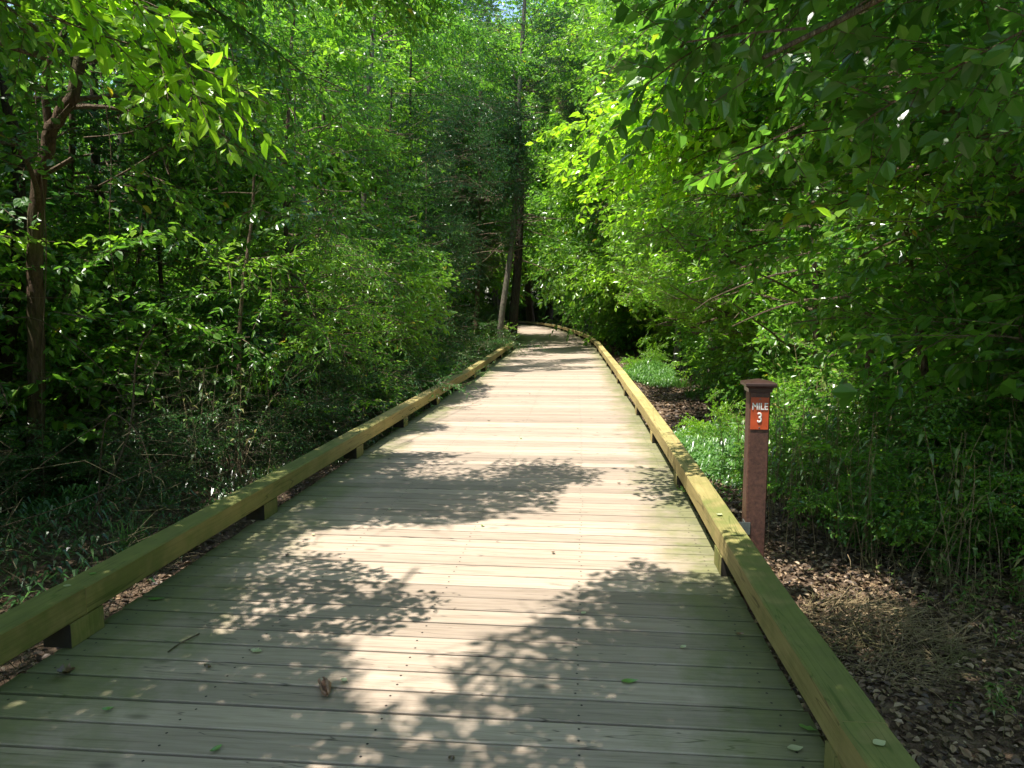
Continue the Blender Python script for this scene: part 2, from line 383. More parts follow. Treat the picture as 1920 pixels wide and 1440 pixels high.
# joists below (dark framing seen through the gaps)
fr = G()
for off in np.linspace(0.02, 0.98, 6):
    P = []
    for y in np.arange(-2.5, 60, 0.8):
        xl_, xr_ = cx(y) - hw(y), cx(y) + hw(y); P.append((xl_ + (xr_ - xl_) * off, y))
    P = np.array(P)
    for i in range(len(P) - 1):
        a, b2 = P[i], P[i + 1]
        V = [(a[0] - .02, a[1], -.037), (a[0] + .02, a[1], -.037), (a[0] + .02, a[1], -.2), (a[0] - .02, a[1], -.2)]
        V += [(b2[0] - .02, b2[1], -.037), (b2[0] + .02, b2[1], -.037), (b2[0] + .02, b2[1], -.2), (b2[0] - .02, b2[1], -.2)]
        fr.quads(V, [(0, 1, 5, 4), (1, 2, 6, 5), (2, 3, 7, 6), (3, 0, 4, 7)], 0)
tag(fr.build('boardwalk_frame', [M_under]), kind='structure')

# edge rails: thick beams on short blocks
BZ0, BZ1, BW = 0.11, 0.24, 0.142
def offset_pts(Q, S, s, side):
    p = np.array([np.interp(s, S, Q[:, 0]), np.interp(s, S, Q[:, 1])])
    q = np.array([np.interp(s + 0.15, S, Q[:, 0]), np.interp(s + 0.15, S, Q[:, 1])]); q0 = np.array([np.interp(s - 0.15, S, Q[:, 0]), np.interp(s - 0.15, S, Q[:, 1])])
    t = (q - q0) / (np.linalg.norm(q - q0) + 1e-9); n = np.array([t[1], -t[0]]) * side
    return p, t, n
def s_at_y(Q, S, y): return float(np.interp(y, Q[:, 1], S))
def make_rail(Q, S, side, blocks_y, label, mossy):
    root = empty('edge_rail', (blocks_y[1][0], blocks_y[1][1], 0)); root_loc = np.array([blocks_y[1][0], blocks_y[1][1], 0])
    tag(root, label, 'edge rail', 'timber edge rails of the boardwalk')
    ss = [s_at_y(Q, S, y) for _, y in blocks_y]
    s = ss[-1] + 1.98
    while s < S[-1] - 1: ss.append(s); s += 1.98
    for i, s in enumerate(ss):          # blocks
        p, t, n = offset_pts(Q, S, s + 0.11, side)
        g = G(); L_ = 0.22; a = math.atan2(t[1], t[0])
        cc = p + n * (BW / 2 - 0.004)
        hwd = BW / 2 - 0.004
        V = []; UV = []
        for dx in (-L_ / 2, L_ / 2):
            for dn in (-hwd, hwd):
                for z in (0.003, BZ0 - 0.0005):
                    q = cc + t * dx + n * dn; V.append((q[0], q[1], z))
        F = [(0, 1, 3, 2), (4, 6, 7, 5), (0, 4, 5, 1), (2, 3, 7, 6), (0, 2, 6, 4), (1, 5, 7, 3)]
        for f in F:
            for k in f: UV.append((V[k][2] + i, (k // 2) * 0.07 + (k % 2) * 0.01 + (0.2 if k > 3 else 0)))
        mi_ = np.array([1 if f == (0, 1, 3, 2) else 0 for f in F])  # only the end facing the camera gets the painted shade
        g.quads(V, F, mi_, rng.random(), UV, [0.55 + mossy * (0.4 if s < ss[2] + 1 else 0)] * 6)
        g.build('support_block', [M_rail, M_endshade], root, loc=root_loc).location = (0, 0, 0)
        if s > ss[0] + 40: break
    joints = ss[::1]
    # beams: each spans two bays, joined over a block
    cuts = [ss[0] - 3.9 * 1] + [ss[i] + 0.11 for i in range((0 if side > 0 else 1), len(ss), 2)]
    for i in range(len(cuts) - 1):
        a0, a1 = cuts[i] + 0.0015, cuts[i + 1] - 0.0015
        if a0 < 0: a0 = 0.02
        if a1 <= a0: continue
        m = max(2, int((a1 - a0) / 0.3)); g = G(); tn = rng.random(); rows = []
        sc_ = np.linspace(a0, a1, m + 1); b = 0.008
        jz = rng.uniform(-0.002, 0.003); jn = rng.uniform(-0.003, 0.003)
        prof = [(b, BZ1), (BW - b, BZ1), (BW, BZ1 - b), (BW, BZ0 + b), (BW - b, BZ0), (b, BZ0), (0, BZ0 + b), (0, BZ1 - b)]
        for s in sc_:
            p, t, n = offset_pts(Q, S, s, side)
            rows.append([(*(p + n * (d + jn)), z + (jz if z > 0.2 else 0)) for d, z in prof])
        V = np.array(rows).reshape(-1, 3); F = []; UV = []; MS = []
        per = np.concatenate([[0], np.cumsum([math.dist(prof[k], prof[(k + 1) % 8]) for k in range(8)])])
        for j in range(m):
            yy = V[j * 8][1]
            for k in range(8):
                F.append((j * 8 + k, (j + 1) * 8 + k, (j + 1) * 8 + (k + 1) % 8, j * 8 + (k + 1) % 8))
                UV += [(sc_[j], per[k] + i * 0.71), (sc_[j + 1], per[k] + i * 0.71), (sc_[j + 1], per[k + 1] + i * 0.71), (sc_[j], per[k + 1] + i * 0.71)]
                near = np.clip((6.0 - yy) / 3.5, 0, 1) if side > 0 else np.clip((9.0 - yy) / 5.0, 0, 1)
                top = k in (0, 1, 7)
                MS.append((0.46 + (0.95 if side < 0 else 0.62) * near) if top else (0.22 + 0.60 * near * (1 if side < 0 else 0.3)))
        F += [(0, 1, 2, 3), (0, 3, 4, 5), (0, 5, 6, 7)]; o_ = m * 8
        F += [(o_ + 3, o_ + 2, o_ + 1, o_), (o_ + 5, o_ + 4, o_ + 3, o_), (o_ + 7, o_ + 6, o_ + 5, o_)]
        UV += [(0.3, 0.3)] * 24; MS += [0.4] * 6
        g.quads(V, F, 0, tn, UV, MS)
        g.build('beam', [M_rail], root, loc=root_loc).location = (0, 0, 0)
    return root
rb = [(1.0, 2.02), (1.16, 3.97), (1.35, 5.93), (1.53, 7.96), (1.70, 10.0), (1.86, 12.14)]
lb = [(-2.13, 1.2), (-1.93, 3.1), (-1.73, 5.04), (-1.52, 7.12), (-1.33, 8.98), (-1.13, 11.02), (-0.96, 12.9)]
make_rail(RQ, RS, +1, rb, 'long yellowish timber edge rail on short blocks beside the brown mile post', 1)
make_rail(LQ, LS, -1, lb, 'long mossy timber edge rail on short blocks opposite the mile post', 1)

# ------------------------------------------------------------------ ground
def gz(x, y):
    x = np.asarray(x, float); y = np.asarray(y, float)
    d = np.abs(x - cx(y))
    z = -0.30 + 0.05 * np.sin(x * 0.9 + 1.3) * np.cos(y * 0.7) + 0.035 * np.sin(x * 2.3 - y * 1.7) + 0.05 * np.sin(y * 0.31 + x * 0.17)
    z = z - 0.08 * np.clip((3.0 - d) / 1.5, 0, 1)
    return z
def axis(a, b, fine, f0, f1, coarse):
    return np.unique(np.concatenate([np.arange(a, f0, coarse), np.arange(f0, f1, fine), np.arange(f1, b + coarse, coarse)]).round(4))
gx = axis(-160, 160, 0.25, -14, 14, 4.0); gy = axis(-60, 240, 0.25, -4, 30, 4.0)
X, Y = np.meshgrid(gx, gy); Z = gz(X, Y)
g = G(); nx = len(gx); ny = len(gy)
i, j = np.meshgrid(np.arange(ny - 1), np.arange(nx - 1), indexing='ij'); k = (i * nx + j).ravel()
g.quads(np.stack([X, Y, Z], -1).reshape(-1, 3), np.stack([k, k + 1, k + nx + 1, k + nx], 1), 0)
tag(g.build('ground', [M_ground], smooth=True), kind='structure')

# ------------------------------------------------------------------ light pattern on the deck
# patches of the walk that the sun reaches (world x, y on the deck); canopies keep clear of their sun rays
LIT = [
 np.array([(-0.7, 16.01), (2.37, 17.66), (2.75, 17.66), (2.01, 9.49), (1.84, 7.4), (1.61, 7.83), (0.91, 7.27), (0.68, 7.09), (0.49, 7.4), (-0.44, 7.51), (-1.09, 7.46), (-1.47, 7.74), (-1.24, 8.49), (-0.65, 8.86), (-1.2, 9.71), (-0.88, 11.02), (-0.35, 11.99), (-0.3, 13.58), (-0.86, 14.86)]),
 np.array([(0.5, 6.15), (1.04, 5.63), (0.65, 5.19), (1.28, 5.26), (1.71, 6.67), (1.81, 6.56), (1.62, 4.87), (1.3, 4.15), (1.14, 4.02), (0.77, 4.33), (0.61, 4.29), (0.17, 3.75), (0.1, 3.48), (-0.1, 3.24), (-0.22, 2.94), (-0.32, 2.61), (-0.38, 2.51), (-0.52, 2.61), (-0.65, 2.77), (-0.69, 3.04), (-0.63, 3.21), (-0.4, 3.36), (-0.27, 3.64), (-0.65, 3.98), (-1.0, 4.33), (-1.41, 4.75), (-1.12, 4.87), (-0.47, 4.93), (0.0, 5.06), (0.33, 5.19)])]
def in_poly(P, x, y):
    ins = np.zeros(x.shape, bool); n = len(P); j = n - 1
    for i in range(n):
        xi, yi = P[i]; xj, yj = P[j]
        cnd = ((yi > y) != (yj > y)) & (x < (xj - xi) * (y - yi) / (yj - yi + 1e-12) + xi)
        ins ^= cnd; j = i
    return ins
def blocks_sun(p, margin=0.0):
    """True where a leaf at p would shade a sunny patch of the walk"""
    t = p[:, 2] / SUN[2]; x = p[:, 0] - SUN[0] * t; y = p[:, 1] - SUN[1] * t
    r = in_poly(LIT[0], x, y) | in_poly(LIT[1], x, y)
    far = (y > 14.2) & (np.abs(x - cx(y)) < hw(y) + 0.25)
    pat = np.sin(y * 2.1 + 1.1 * np.sin(x * 1.3 + y * 0.35)) + 0.8 * np.sin(y * 0.83 + 2.0 + 0.5 * x) - 0.10 * (y - 18)/6
    r |= ((x - 2.85) / .95) ** 2 + ((y - 8.7) / 2.1) ** 2 < 1
    r |= ((x - 3.5) / .7) ** 2 + ((y - 18.8) / 2.0) ** 2 < 1
    r |= (p[:, 2] > 3.22) & (x > -1.4) & (x < -.2) & (y > 3.2) & (y < 4.6)
    r |= (p[:, 2] > 3.3) & (x > .8) & (x < 1.9) & (y > 5.1) & (y < 6.4)
    return r | (far & (pat > 0.3) & (y < 40))
def in_walk(p, left_in=0.0):
    """True inside the open space kept free over and along the walk, and round the photographer"""
    x, y, z = p[:, 0], p[:, 1], p[:, 2]
    d = x - cx(y); h = hw(y)
    hm = np.interp(y, CY, (RX - LX) / 2); fy = np.clip((y - 11) / 8, 0, 1)
    wl = np.interp(z, [0, 0.3, 0.8, 1.6, 2.4, 3.2, 5.0, 9], [.18, .14, .12, 0, -.40, -.85, -1.15, -2.0]) + hm + fy * np.interp(z, [0, 1.5, 2.5, 4, 6, 9], [0, .35, .6, .7, .6, .5])
    opn = np.clip((y - 4.2) / 1.5, 0, 1)
    wr = np.interp(z, [0, 0.3, 0.9, 1.5, 2.2, 3.0, 5.0, 9], [.5, .5, .5, .22, -.35, -.75, -1.15, -2.0]) + hm + opn * np.interp(z, [0, .7, 1.1, 1.6, 2.2], [1.5, 1.2, .5, .1, 0]) + np.clip((y - 6.2), 0, 1) * np.clip((18 - y), 0, 1) * np.interp(z, [0, .5, .9, 1.3], [1.5, 1.2, .3, 0]) + fy * np.interp(z, [0, 1.5, 2.5, 4, 6, 9], [0, .2, .6, .7, .6, .5])
    tun = (d > -wl) & (d < wr)
    tun |= (y < 6.3) & (y > .5) & (z < 3.2) & (np.abs(x / np.maximum(y, .5) + .632 - np.clip((z - 1.2) * .05, 0, .1)) < .04)
    tun |= (y < 4.5) & (z < 1.95) & (y > -1) & (x > 0.9) & (x < 4.2) | (y < 2.6) & (z < 1.9) & (x < 0) & (x > -2.2) & (y > -1)
    camb = (x ** 2 + y ** 2 + (z - 1.5) ** 2) < 1.75 ** 2
    near = (y < 2.3) & (y > -1.5) & (z < 1.5 + 0.40 * np.maximum(y, 0) + 0.25) & (np.abs(x) < 0.75 * np.maximum(y, 0) + 0.5) & (x > -1.9) & (x < 1.4)
    return tun | camb | near
def light_hole(p):
    """gaps in the upper leaves: shafts along the sun's direction"""
    t = p[:, 2] / SUN[2]; x = p[:, 0] - SUN[0] * t; y = p[:, 1] - SUN[1] * t
    n_ = np.sin(x * 2.3 + 1.7 * np.sin(y * 1.1)) + np.sin(y * 2.0 + 1.3 * np.sin(x * 1.7 + 2)) + 0.7 * np.sin(x * 4.1 - y * 3.3 + 1) 
    return (p[:, 2] > 2.4) & (n_ > 0.6)
def keep_out(p): return in_walk(p) | blocks_sun(p) | light_hole(p)

# ------------------------------------------------------------------ foliage
def leaf_shape(kind='oval'):
    w = {'oval': 0.235, 'broad': 0.33, 'narrow': 0.14}[kind]
    return np.array([(0, 0, 0), (0.30, w, 0.07), (0.68, w * 0.78, 0.05), (1, 0, -0.10), (0.68, -w * 0.78, 0.05), (0.30, -w, 0.07)])
def rot_axes(d, n):
    """rows: local x->d, z->~n"""
    d = d / (np.linalg.norm(d, axis=-1, keepdims=True) + 1e-9)
    y = np.cross(n, d); y /= np.linalg.norm(y, axis=-1, keepdims=True) + 1e-9
    z = np.cross(d, y)
    return np.stack([d, y, z], -2)
def make_fan(seed, leaf=0.075, kind='oval', size=1.0, dens=1.0, compound=False):
    r = np.random.default_rng(seed); A = []; B = []; TI = []; base = []; dirs = []; nrm = []; lid = []; sz = []
    L = 1.15 * size; nseg = 5
    ax = [np.zeros(3)]; d = np.array([1.0, 0, 0.12])
    for k in range(nseg):
        d = d + np.array([0, r.normal(0, 0.10), -0.07 + r.normal(0, 0.03)]); d /= np.linalg.norm(d); ax.append(ax[-1] + d * L / nseg)
    ax = np.array(ax)
    tid = 0
    for k in range(nseg): A.append(ax[k]); B.append(ax[k + 1]); TI.append(0)
    nt_ = int(13 * dens * size ** 0.5); twigs = [(ax[2], ax[-1] - ax[2], 0)]
    for q in range(nt_):
        u = 0.12 + 0.88 * (q + r.random() * 0.6) / nt_; f = u * nseg; k = min(int(f), nseg - 1); p = ax[k] + (ax[k + 1] - ax[k]) * (f - k)
        t = (ax[k + 1] - ax[k]); t /= np.linalg.norm(t)
        sd = 1 if q % 2 else -1; an = sd * r.uniform(0.6, 1.05)
        dd = np.array([t[0] * math.cos(an) - t[1] * math.sin(an), t[0] * math.sin(an) + t[1] * math.cos(an), t[2] + r.normal(-0.03, 0.34)])
        ln = size * (0.20 + 0.42 * math.sin(min(1, 0.35 + u * 0.75) * 2.6)) * r.uniform(0.7, 1.15)
        tid += 1; twigs.append((p, dd / np.linalg.norm(dd) * max(ln, 0.15), tid)); A.append(p); B.append(p + twigs[-1][1]); TI.append(tid)
    for p, v, ti in twigs:
        ln = np.linalg.norm(v); n = max(3, int(ln / (leaf * 0.46))); t = v / ln
        for q in range(n + 1):
            u = (q + 0.4) / (n + 0.4); sd = 1 if q % 2 else -1
            an = sd * r.uniform(0.55, 1.1) if q < n else r.uniform(-0.2, 0.2)
            dd = np.array([t[0] * math.cos(an) - t[1] * math.sin(an), t[0] * math.sin(an) + t[1] * math.cos(an), t[2] - r.normal(0.25, 0.42)])
            base.append(p + v * min(1, max(0, u + r.normal(0, .05))) + r.normal(0, 0.010, 3)); dirs.append(dd)
            nn = np.array([r.normal(0, 0.62), r.normal(0, 0.62), 1.0]); nrm.append(nn); lid.append(ti); sz.append(leaf * (0.5 + 0.75 * r.random() ** 0.8))
    base = np.array(base); dirs = np.array(dirs); nrm = np.array(nrm); sz = np.array(sz)
    M_ = rot_axes(dirs, nrm); SH = leaf_shape(kind)
    Lv = base[:, None] + np.einsum('kj,njm->nkm', SH, M_) * sz[:, None, None]
    return dict(L=Lv, lid=np.array(lid), A=np.array(A), B=np.array(B), TI=np.array(TI), c=base.mean(0), n=tid + 1, size=size)
FANS = {
 'oval': [make_fan(10 + k, [0.078, .09, .066][k % 3], ['oval', 'oval', 'broad'][k % 3]) for k in range(9)],
 'broad': [make_fan(40 + k, [.09, .07, .105][k % 3], ['broad', 'oval', 'broad'][k % 3], 1.0, 0.9) for k in range(7)],
 'narrow': [make_fan(60 + k, 0.070, 'narrow', 1.0, 1.2) for k in range(5)],
 'big': [make_fan(80 + k, 0.115, 'oval', 1.7, 1.3) for k in range(6)],
}
def rotm(yaw, pitch, roll=0.0):
    return np.array(Matrix.Rotation(yaw, 3, 'Z') @ Matrix.Rotation(-pitch, 3, 'Y') @ Matrix.Rotation(roll, 3, 'X'))
def add_fan(g, pos, yaw, pitch, s=1.0, kind='oval', cull=keep_out, mat=0, tmat=1, tint=(0.15, 0.85), roll=None, thin=0.0):
    f = FANS[kind][rng.integers(len(FANS[kind]))]
    Rm = rotm(yaw, pitch, rng.normal(0, 0.38) if roll is None else roll) * s
    pos = np.asarray(pos, float)
    L = f['L'] @ Rm.T + pos
    keep_t = np.ones(f['n'], bool)
    if cull is not None:
        B = f['B'] @ Rm.T + pos; A = f['A'] @ Rm.T + pos
        bad = cull((A + B) / 2)| cull(B)
        for ti in f['TI'][bad]: keep_t[ti] = False
        if not keep_t.any(): return False
        if not keep_t[1:].any(): return False
        lb_ = cull(L[:, 3]); ok = keep_t[f['lid']] & ~lb_
    else:
        ok = np.ones(len(L), bool)
    if thin: ok &= rng.random(len(ok)) > thin
    if ok.sum() < 4: return False
    tb = rng.uniform(*tint)
    tt = np.clip(tb + rng.normal(0, 0.20, ok.sum()), 0, 0.80); tt[rng.random(len(tt)) < 0.006] = 1.0
    g.leaves(L[ok], mat, tt)
    A = f['A'] @ Rm.T + pos; B = f['B'] @ Rm.T + pos
    kt = keep_t[f['TI']]; axis_ = f['TI'] == 0
    kt2 = kt | (axis_ & (not keep_t[0]) & (cull is not None and ~keep_out(B)))if cull is not None else np.ones(len(A), bool)
    r0 = np.where(axis_, 0.006 * s, 0.003 * s)
    g.sticks(A[kt2], B[kt2], r0[kt2], r0[kt2] * 0.6, tmat)
    return True
def bend(p0, d, length, n=7, droop=0.03, wig=0.12, up=0.0):
    P = [np.asarray(p0, float)]; d = np.asarray(d, float); d = d / np.linalg.norm(d)
    for k in range(n):
        d = d + rng.normal(0, wig, 3) + np.array([0, 0, up - droop]); d /= np.linalg.norm(d); P.append(P[-1] + d * length / n)
    return np.array(P)
def smooth_line(P, n=6):
    P = np.asarray(P, float); out = []
    m = len(P)
    for i in range(m - 1):
        p0, p1, p2, p3 = P[max(i - 1, 0)], P[i], P[i + 1], P[min(i + 2, m - 1)]
        for t in np.linspace(0, 1, n, endpoint=False):
            out.append(0.5 * ((2 * p1) + (-p0 + p2) * t + (2 * p0 - 5 * p1 + 4 * p2 - p3) * t * t + (-p0 + 3 * p1 - 3 * p2 + p3) * t ** 3))
    out.append(P[-1]); return np.array(out)

def tree(name, label, line, r0, r1, branches, kind='oval', lmat=M_leaf, bmat=M_bark, cat='tree', group=None, cull=keep_out, tint=(0.15, 0.85), extra_stems=(), fan_s=(0.8, 1.2), dens=1.0, gap=0.33, flare=1.5):
    """branches: list of (t along trunk, azimuth deg, length, pitch, droop)"""
    line = smooth_line(line, 7); base = line[0].copy()
    tr = G(); cr = G()
    n = len(line); rad = np.linspace(r0, r1, n); rad[:3] *= np.array([flare, 1 + (flare - 1) * .4, 1.08])
    wob = rng.normal(0, r0 * 0.10, (n, 3)); wob[0] = 0; line = line + wob
    line = np.concatenate([[line[0] - np.array([0, 0, 0.25])], line]); rad = np.concatenate([[rad[0] * 1.15], rad])
    tr.tube(line, rad, 12)
    for ex in extra_stems:
        P = smooth_line(ex[0], 6); tr.tube(P, np.linspace(ex[1], ex[2], len(P)), 9)
    stems = [(line, rad)] + [(smooth_line(ex[0], 6), np.linspace(ex[1], ex[2], len(smooth_line(ex[0], 6)))) for ex in extra_stems]
    for br in branches:
        t, az, ln, pi, dr = br[:5]; si = br[5] if len(br) > 5 else 0
        ML, MR = stems[si]
        k = t * (len(ML) - 1); i = min(int(k), len(ML) - 2); p = ML[i] + (ML[i + 1] - ML[i]) * (k - i); rr = MR[i] * 0.45
        a = R(az); d = np.array([math.cos(a) * math.cos(pi), math.sin(a) * math.cos(pi), math.sin(pi)])
        P = bend(p, d, ln, 8, dr, 0.10)
        br_r = min(rr, 0.012 + 0.011 * ln)
        # stop the limb where it would enter the open space over the walk
        bad = cull(P) if cull is not None else np.zeros(len(P), bool)
        stop = len(P)
        inw = in_walk(P) if cull is not None else bad
        for q in range(2, len(P)):
            if inw[q] or (cull is not None and bad[q] and P[q][2] > 2 and blocks_sun(P[q:q + 1])[0]): stop = q; break
        Pq = P[:max(stop, 3)]
        cr.tube(Pq, np.linspace(br_r, max(0.004, br_r * 0.25), len(P))[:len(Pq)], 5, 1)
        seglen = ln / 8; m = max(2, int((len(Pq) - 1) * seglen / gap * dens)); sd = 1
        for q in range(m):
            u = 0.15 + 0.85 * (q + rng.random() * 0.5) / m; kf = u * (len(Pq) - 1); i = min(int(kf), len(Pq) - 2)
            pp = Pq[i] + (Pq[i + 1] - Pq[i]) * (kf - i); tdir = Pq[i + 1] - Pq[i]
            yaw = math.atan2(tdir[1], tdir[0]) + sd * rng.uniform(0.35, 1.15); sd = -sd
            s = rng.uniform(*fan_s) * (0.75 + 0.35 * math.sin(u * 3.0))
            add_fan(cr, pp + np.array([0, 0, rng.normal(0, 0.05)]), yaw, rng.normal(0.02, 0.22), s, kind, cull, 0, 1, tint)
        add_fan(cr, Pq[-1], math.atan2(P[-1][1] - P[-3][1], P[-1][0] - P[-3][0]), rng.normal(-0.1, 0.15), rng.uniform(*fan_s), kind, cull, 0, 1, tint)
    root = empty(name, tuple(base))
    tag(root, label, cat, group)
    tr.build('trunk', [bmat], root, True, base).location = (0, 0, 0)
    if cr.V: cr.build('crown', [lmat, M_twig], root, False, base).location = (0, 0, 0)
    return root
def rand_branches(n, t0, t1, az0, az1, l0, l1, p0=-0.1, p1=0.5, dr=(0.02, 0.09), stem=0):
    out = []
    for k in range(n):
        t = t0 + (t1 - t0) * (k + rng.random()) / n
        out.append((t, rng.uniform(az0, az1), rng.uniform(l0, l1), rng.uniform(p0, p1), rng.uniform(*dr), stem))
    return out
def G0(x, y): return (x, y, float(gz(x, y)))

# -------- near left side

# a left-hand tree that stands just out of the picture and leans over the walk
def shade_limbs(cr, trunk_pt, patches):
    """added leafy limbs, placed for the shade they drop on the walk: each patch = (x, y, rx, ry, height, fans)"""
    for (x, y, rx, ry, h, nf, s) in patches:
        c = np.array([x + SUN[0] / SUN[2] * h, y + SUN[1] / SUN[2] * h, h])
        P = smooth_line([trunk_pt, (np.array(trunk_pt) * 0.45 + c * 0.55) + np.array([0, 0, 0.35]), c], 7)
        cr.tube(P, np.linspace(0.011, 0.004, len(P)), 5, 1)
        for k in range(nf):
            a = rng.uniform(0, 6.28); q = math.sqrt(rng.random())
            p = c + np.array([rx * q * math.cos(a), ry * q * math.sin(a), rng.normal(0, 0.12)])
            yw = rng.uniform(-0.7, 1.2); sc = s * rng.uniform(0.75, 1.15)
            p = p - np.array([math.cos(yw), math.sin(yw), 0]) * 0.6 * sc
            add_fan(cr, p, yw, rng.normal(0, 0.15), sc, 'oval', blocks_sun, 0, 1)
            if np.hypot(*(p - c)[:2]) < .5: cr.tube([c, p], [0.0025, 0.0015], 4, 1)

FL = 'leafy forest trees left of the boardwalk'; FR = 'leafy forest trees right of the boardwalk'
B = rand_branches
# --- left
tree('leaning_tree', 'reddish-brown leaning forked trunk at the left edge with vines round its foot',
     [G0(-4.28, 6.5), (-4.18, 6.5, 1.2), (-4.08, 6.45, 2.25), (-3.90, 6.42, 2.9), (-3.62, 6.4, 3.4), (-3.55, 6.4, 4.3), (-3.45, 6.3, 5.6), (-3.45, 6.2, 6.6)], 0.074, 0.030,
     B(8, 0.30, 0.75, -70, 60, 0.9, 1.7, 0, 0.5) + B(13, 0.6, 1, -150, 150, 1.2, 2.0, 0.0, 0.5) + B(4, 0.5, 1, -60, 100, 0.7, 1.4, 0, 0.5, stem=1),
     'oval', M_leaf, M_bark, extra_stems=[([(-3.89, 6.42, 2.85), (-3.88, 6.38, 3.35), (-3.72, 6.36, 3.68), (-3.45, 6.34, 4.0), (-3.05, 6.3, 4.6)], 0.035, 0.015)])
tree('dark_tree', 'dark slim trunk just left of the reddish-brown leaning tree',
     [G0(-4.85, 6.9), (-4.8, 6.95, 0.8), (-4.62, 7.0, 2.0), (-4.6, 7.05, 3.0), (-4.85, 7.1, 4.0), (-5.1, 7.2, 5.5)], 0.075, 0.03,
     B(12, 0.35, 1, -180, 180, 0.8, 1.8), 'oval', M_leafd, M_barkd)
cr_shade = None
root = tree('overhanging_tree', 'tree whose sunlit branch tips hang into the picture at the top left',
     [G0(-3.5, 2.0), (-3.45, 2.1, 1.5), (-3.2, 2.2, 3.0), (-2.9, 2.3, 4.2), (-2.6, 2.5, 5.6), (-2.5, 2.6, 6.6)], 0.11, 0.04,
     [(0.52, 52, 2.6, 0.02, 0.05), (0.58, 42, 2.5, 0.08, 0.06), (0.62, 60, 2.4, 0.15, 0.06), (0.55, 66, 2.2, 0.0, 0.03), (0.68, 30, 2.2, 0.1, 0.06), (0.72, 55, 2.8, 0.12, 0.06)]
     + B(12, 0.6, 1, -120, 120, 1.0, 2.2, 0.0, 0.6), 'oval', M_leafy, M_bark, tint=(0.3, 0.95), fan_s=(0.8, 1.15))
hs = G()
for (x, y, z, yaw, pi_, s_) in [(-1.75, 3.3, 2.85, -.1, -.25, .85), (-1.6, 3.2, 2.70, -.3, -.35, .8), (-1.9, 3.1, 2.75, -.15, -.2, .9), (-1.55, 3.45, 2.95, 0, -.2, .8), (-1.7, 3.4, 2.6, -.2, -.3, .8), (-1.5, 3.3, 2.5, -.5, -.5, .65), (-2.0, 3.5, 2.9, .1, -.2, 1.0), (-2.2, 3.3, 2.8, -.1, -.3, 1.0), (-2.4, 3.6, 3.1, .0, -.2, 1.0), (-2.2, 3.9, 2.8, -.2, -.3, .9), (-1.95, 4.1, 3.2, .1, -.2, 1.0), (-2.6, 3.3, 3.0, -.2, -.2, 1.0), (-1.45, 3.1, 2.75, .1, -.2, .7)]:
    add_fan(hs, (x, y, z), yaw, pi_, s_, 'oval', blocks_sun, 0, 1, (.5, .95))
P = smooth_line([(-3.05, 2.3, 3.6), (-2.7, 3.1, 3.5), (-2.2, 3.3, 3.05), (-1.6, 3.3, 2.85)], 6); hs.tube(P, np.linspace(.016, .005, len(P)), 5, 1)
o = hs.build('hanging_spray', [M_leafsun, M_twig], root, False, np.array(root.location)); o.location = (0, 0, 0)
# unseen limbs added over the walk to cast the leaf shadows
crn = [c for c in root.children if c.name.startswith('crown')][0]
sh = G()
shade_limbs(sh, (-3.0, 2.25, 3.9), [(-1.3, 2.2, 0.5, 0.8, 3.2, 24, 0.85), (-1.45, 3.6, 0.4, 0.6, 3.2, 17, 0.8), (-1.55, 4.9, 0.3, 0.5, 3.8, 9, 0.7), (-1.95, 2.7, 0.3, 0.8, 3.3, 16, 0.8), (-1.95, 4.2, 0.2, 0.9, 3.5, 14, 0.8), (-1.6, 3.4, 0.4, 0.9, 4.6, 12, 1.0), (-1.3, 2.2, .5, .6, 4.4, 8, 1.0)])
bb = root.location
o = sh.build('added_shade_limb', [M_leaf, M_twig], root, False, np.array(bb)); o.location = (0, 0, 0)
root = tree('overhanging_tree', 'unseen tree behind the photographer, its limbs added to shade the near walk',
     [G0(-3.1, -0.6), (-3.0, -0.5, 1.5), (-2.6, -0.2, 3.2), (-2.3, 0.2, 4.6), (-2.0, 0.6, 6.2)], 0.13, 0.05, B(8, 0.7, 1, -180, 0, 1.0, 2.0), 'oval', M_leaf, M_barkg)
sh = G()
shade_limbs(sh, (-2.3, 0.2, 4.5), [(0.75, 2.5, 0.5, 0.7, 3.4, 26, 0.85), (0.8, 3.5, 0.35, 0.35, 3.6, 14, 0.8), (0.35, 1.9, 0.55, 0.45, 3.4, 17, 0.85), (-0.4, 1.6, 0.7, 0.3, 3.4, 7, 0.8), (1.25, 2.5, 0.35, 1.0, 3.6, 22, 0.9), (1.9, 2.6, 0.6, 1.2, 4.2, 14, 1.0), (0.8, 2.4, 0.7, 0.9, 5.2, 16, 1.15), (0.7, 3.2, 0.5, 0.4, 4.4, 8, .9), (0.2, 1.8, 0.6, 0.4, 5.0, 7, 1.0)])
o = sh.build('added_shade_limb', [M_leaf, M_twig], root, False, np.array(root.location)); o.location = (0, 0, 0)
root = tree('overhanging_tree', 'tall left tree with high limbs added to shade the middle of the walk',
     [G0(-3.9, 4.0), (-3.8, 4.0, 1.6), (-3.7, 4.1, 3.4), (-3.4, 4.2, 5.0), (-3.3, 4.3, 6.8)], 0.10, 0.04,
     B(6, 0.45, 0.7, -40, 70, 1.0, 1.6, 0, .4) + B(12, 0.6, 1, -150, 150, 1.0, 2.2), 'oval', M_leaf, M_bark)
sh = G()
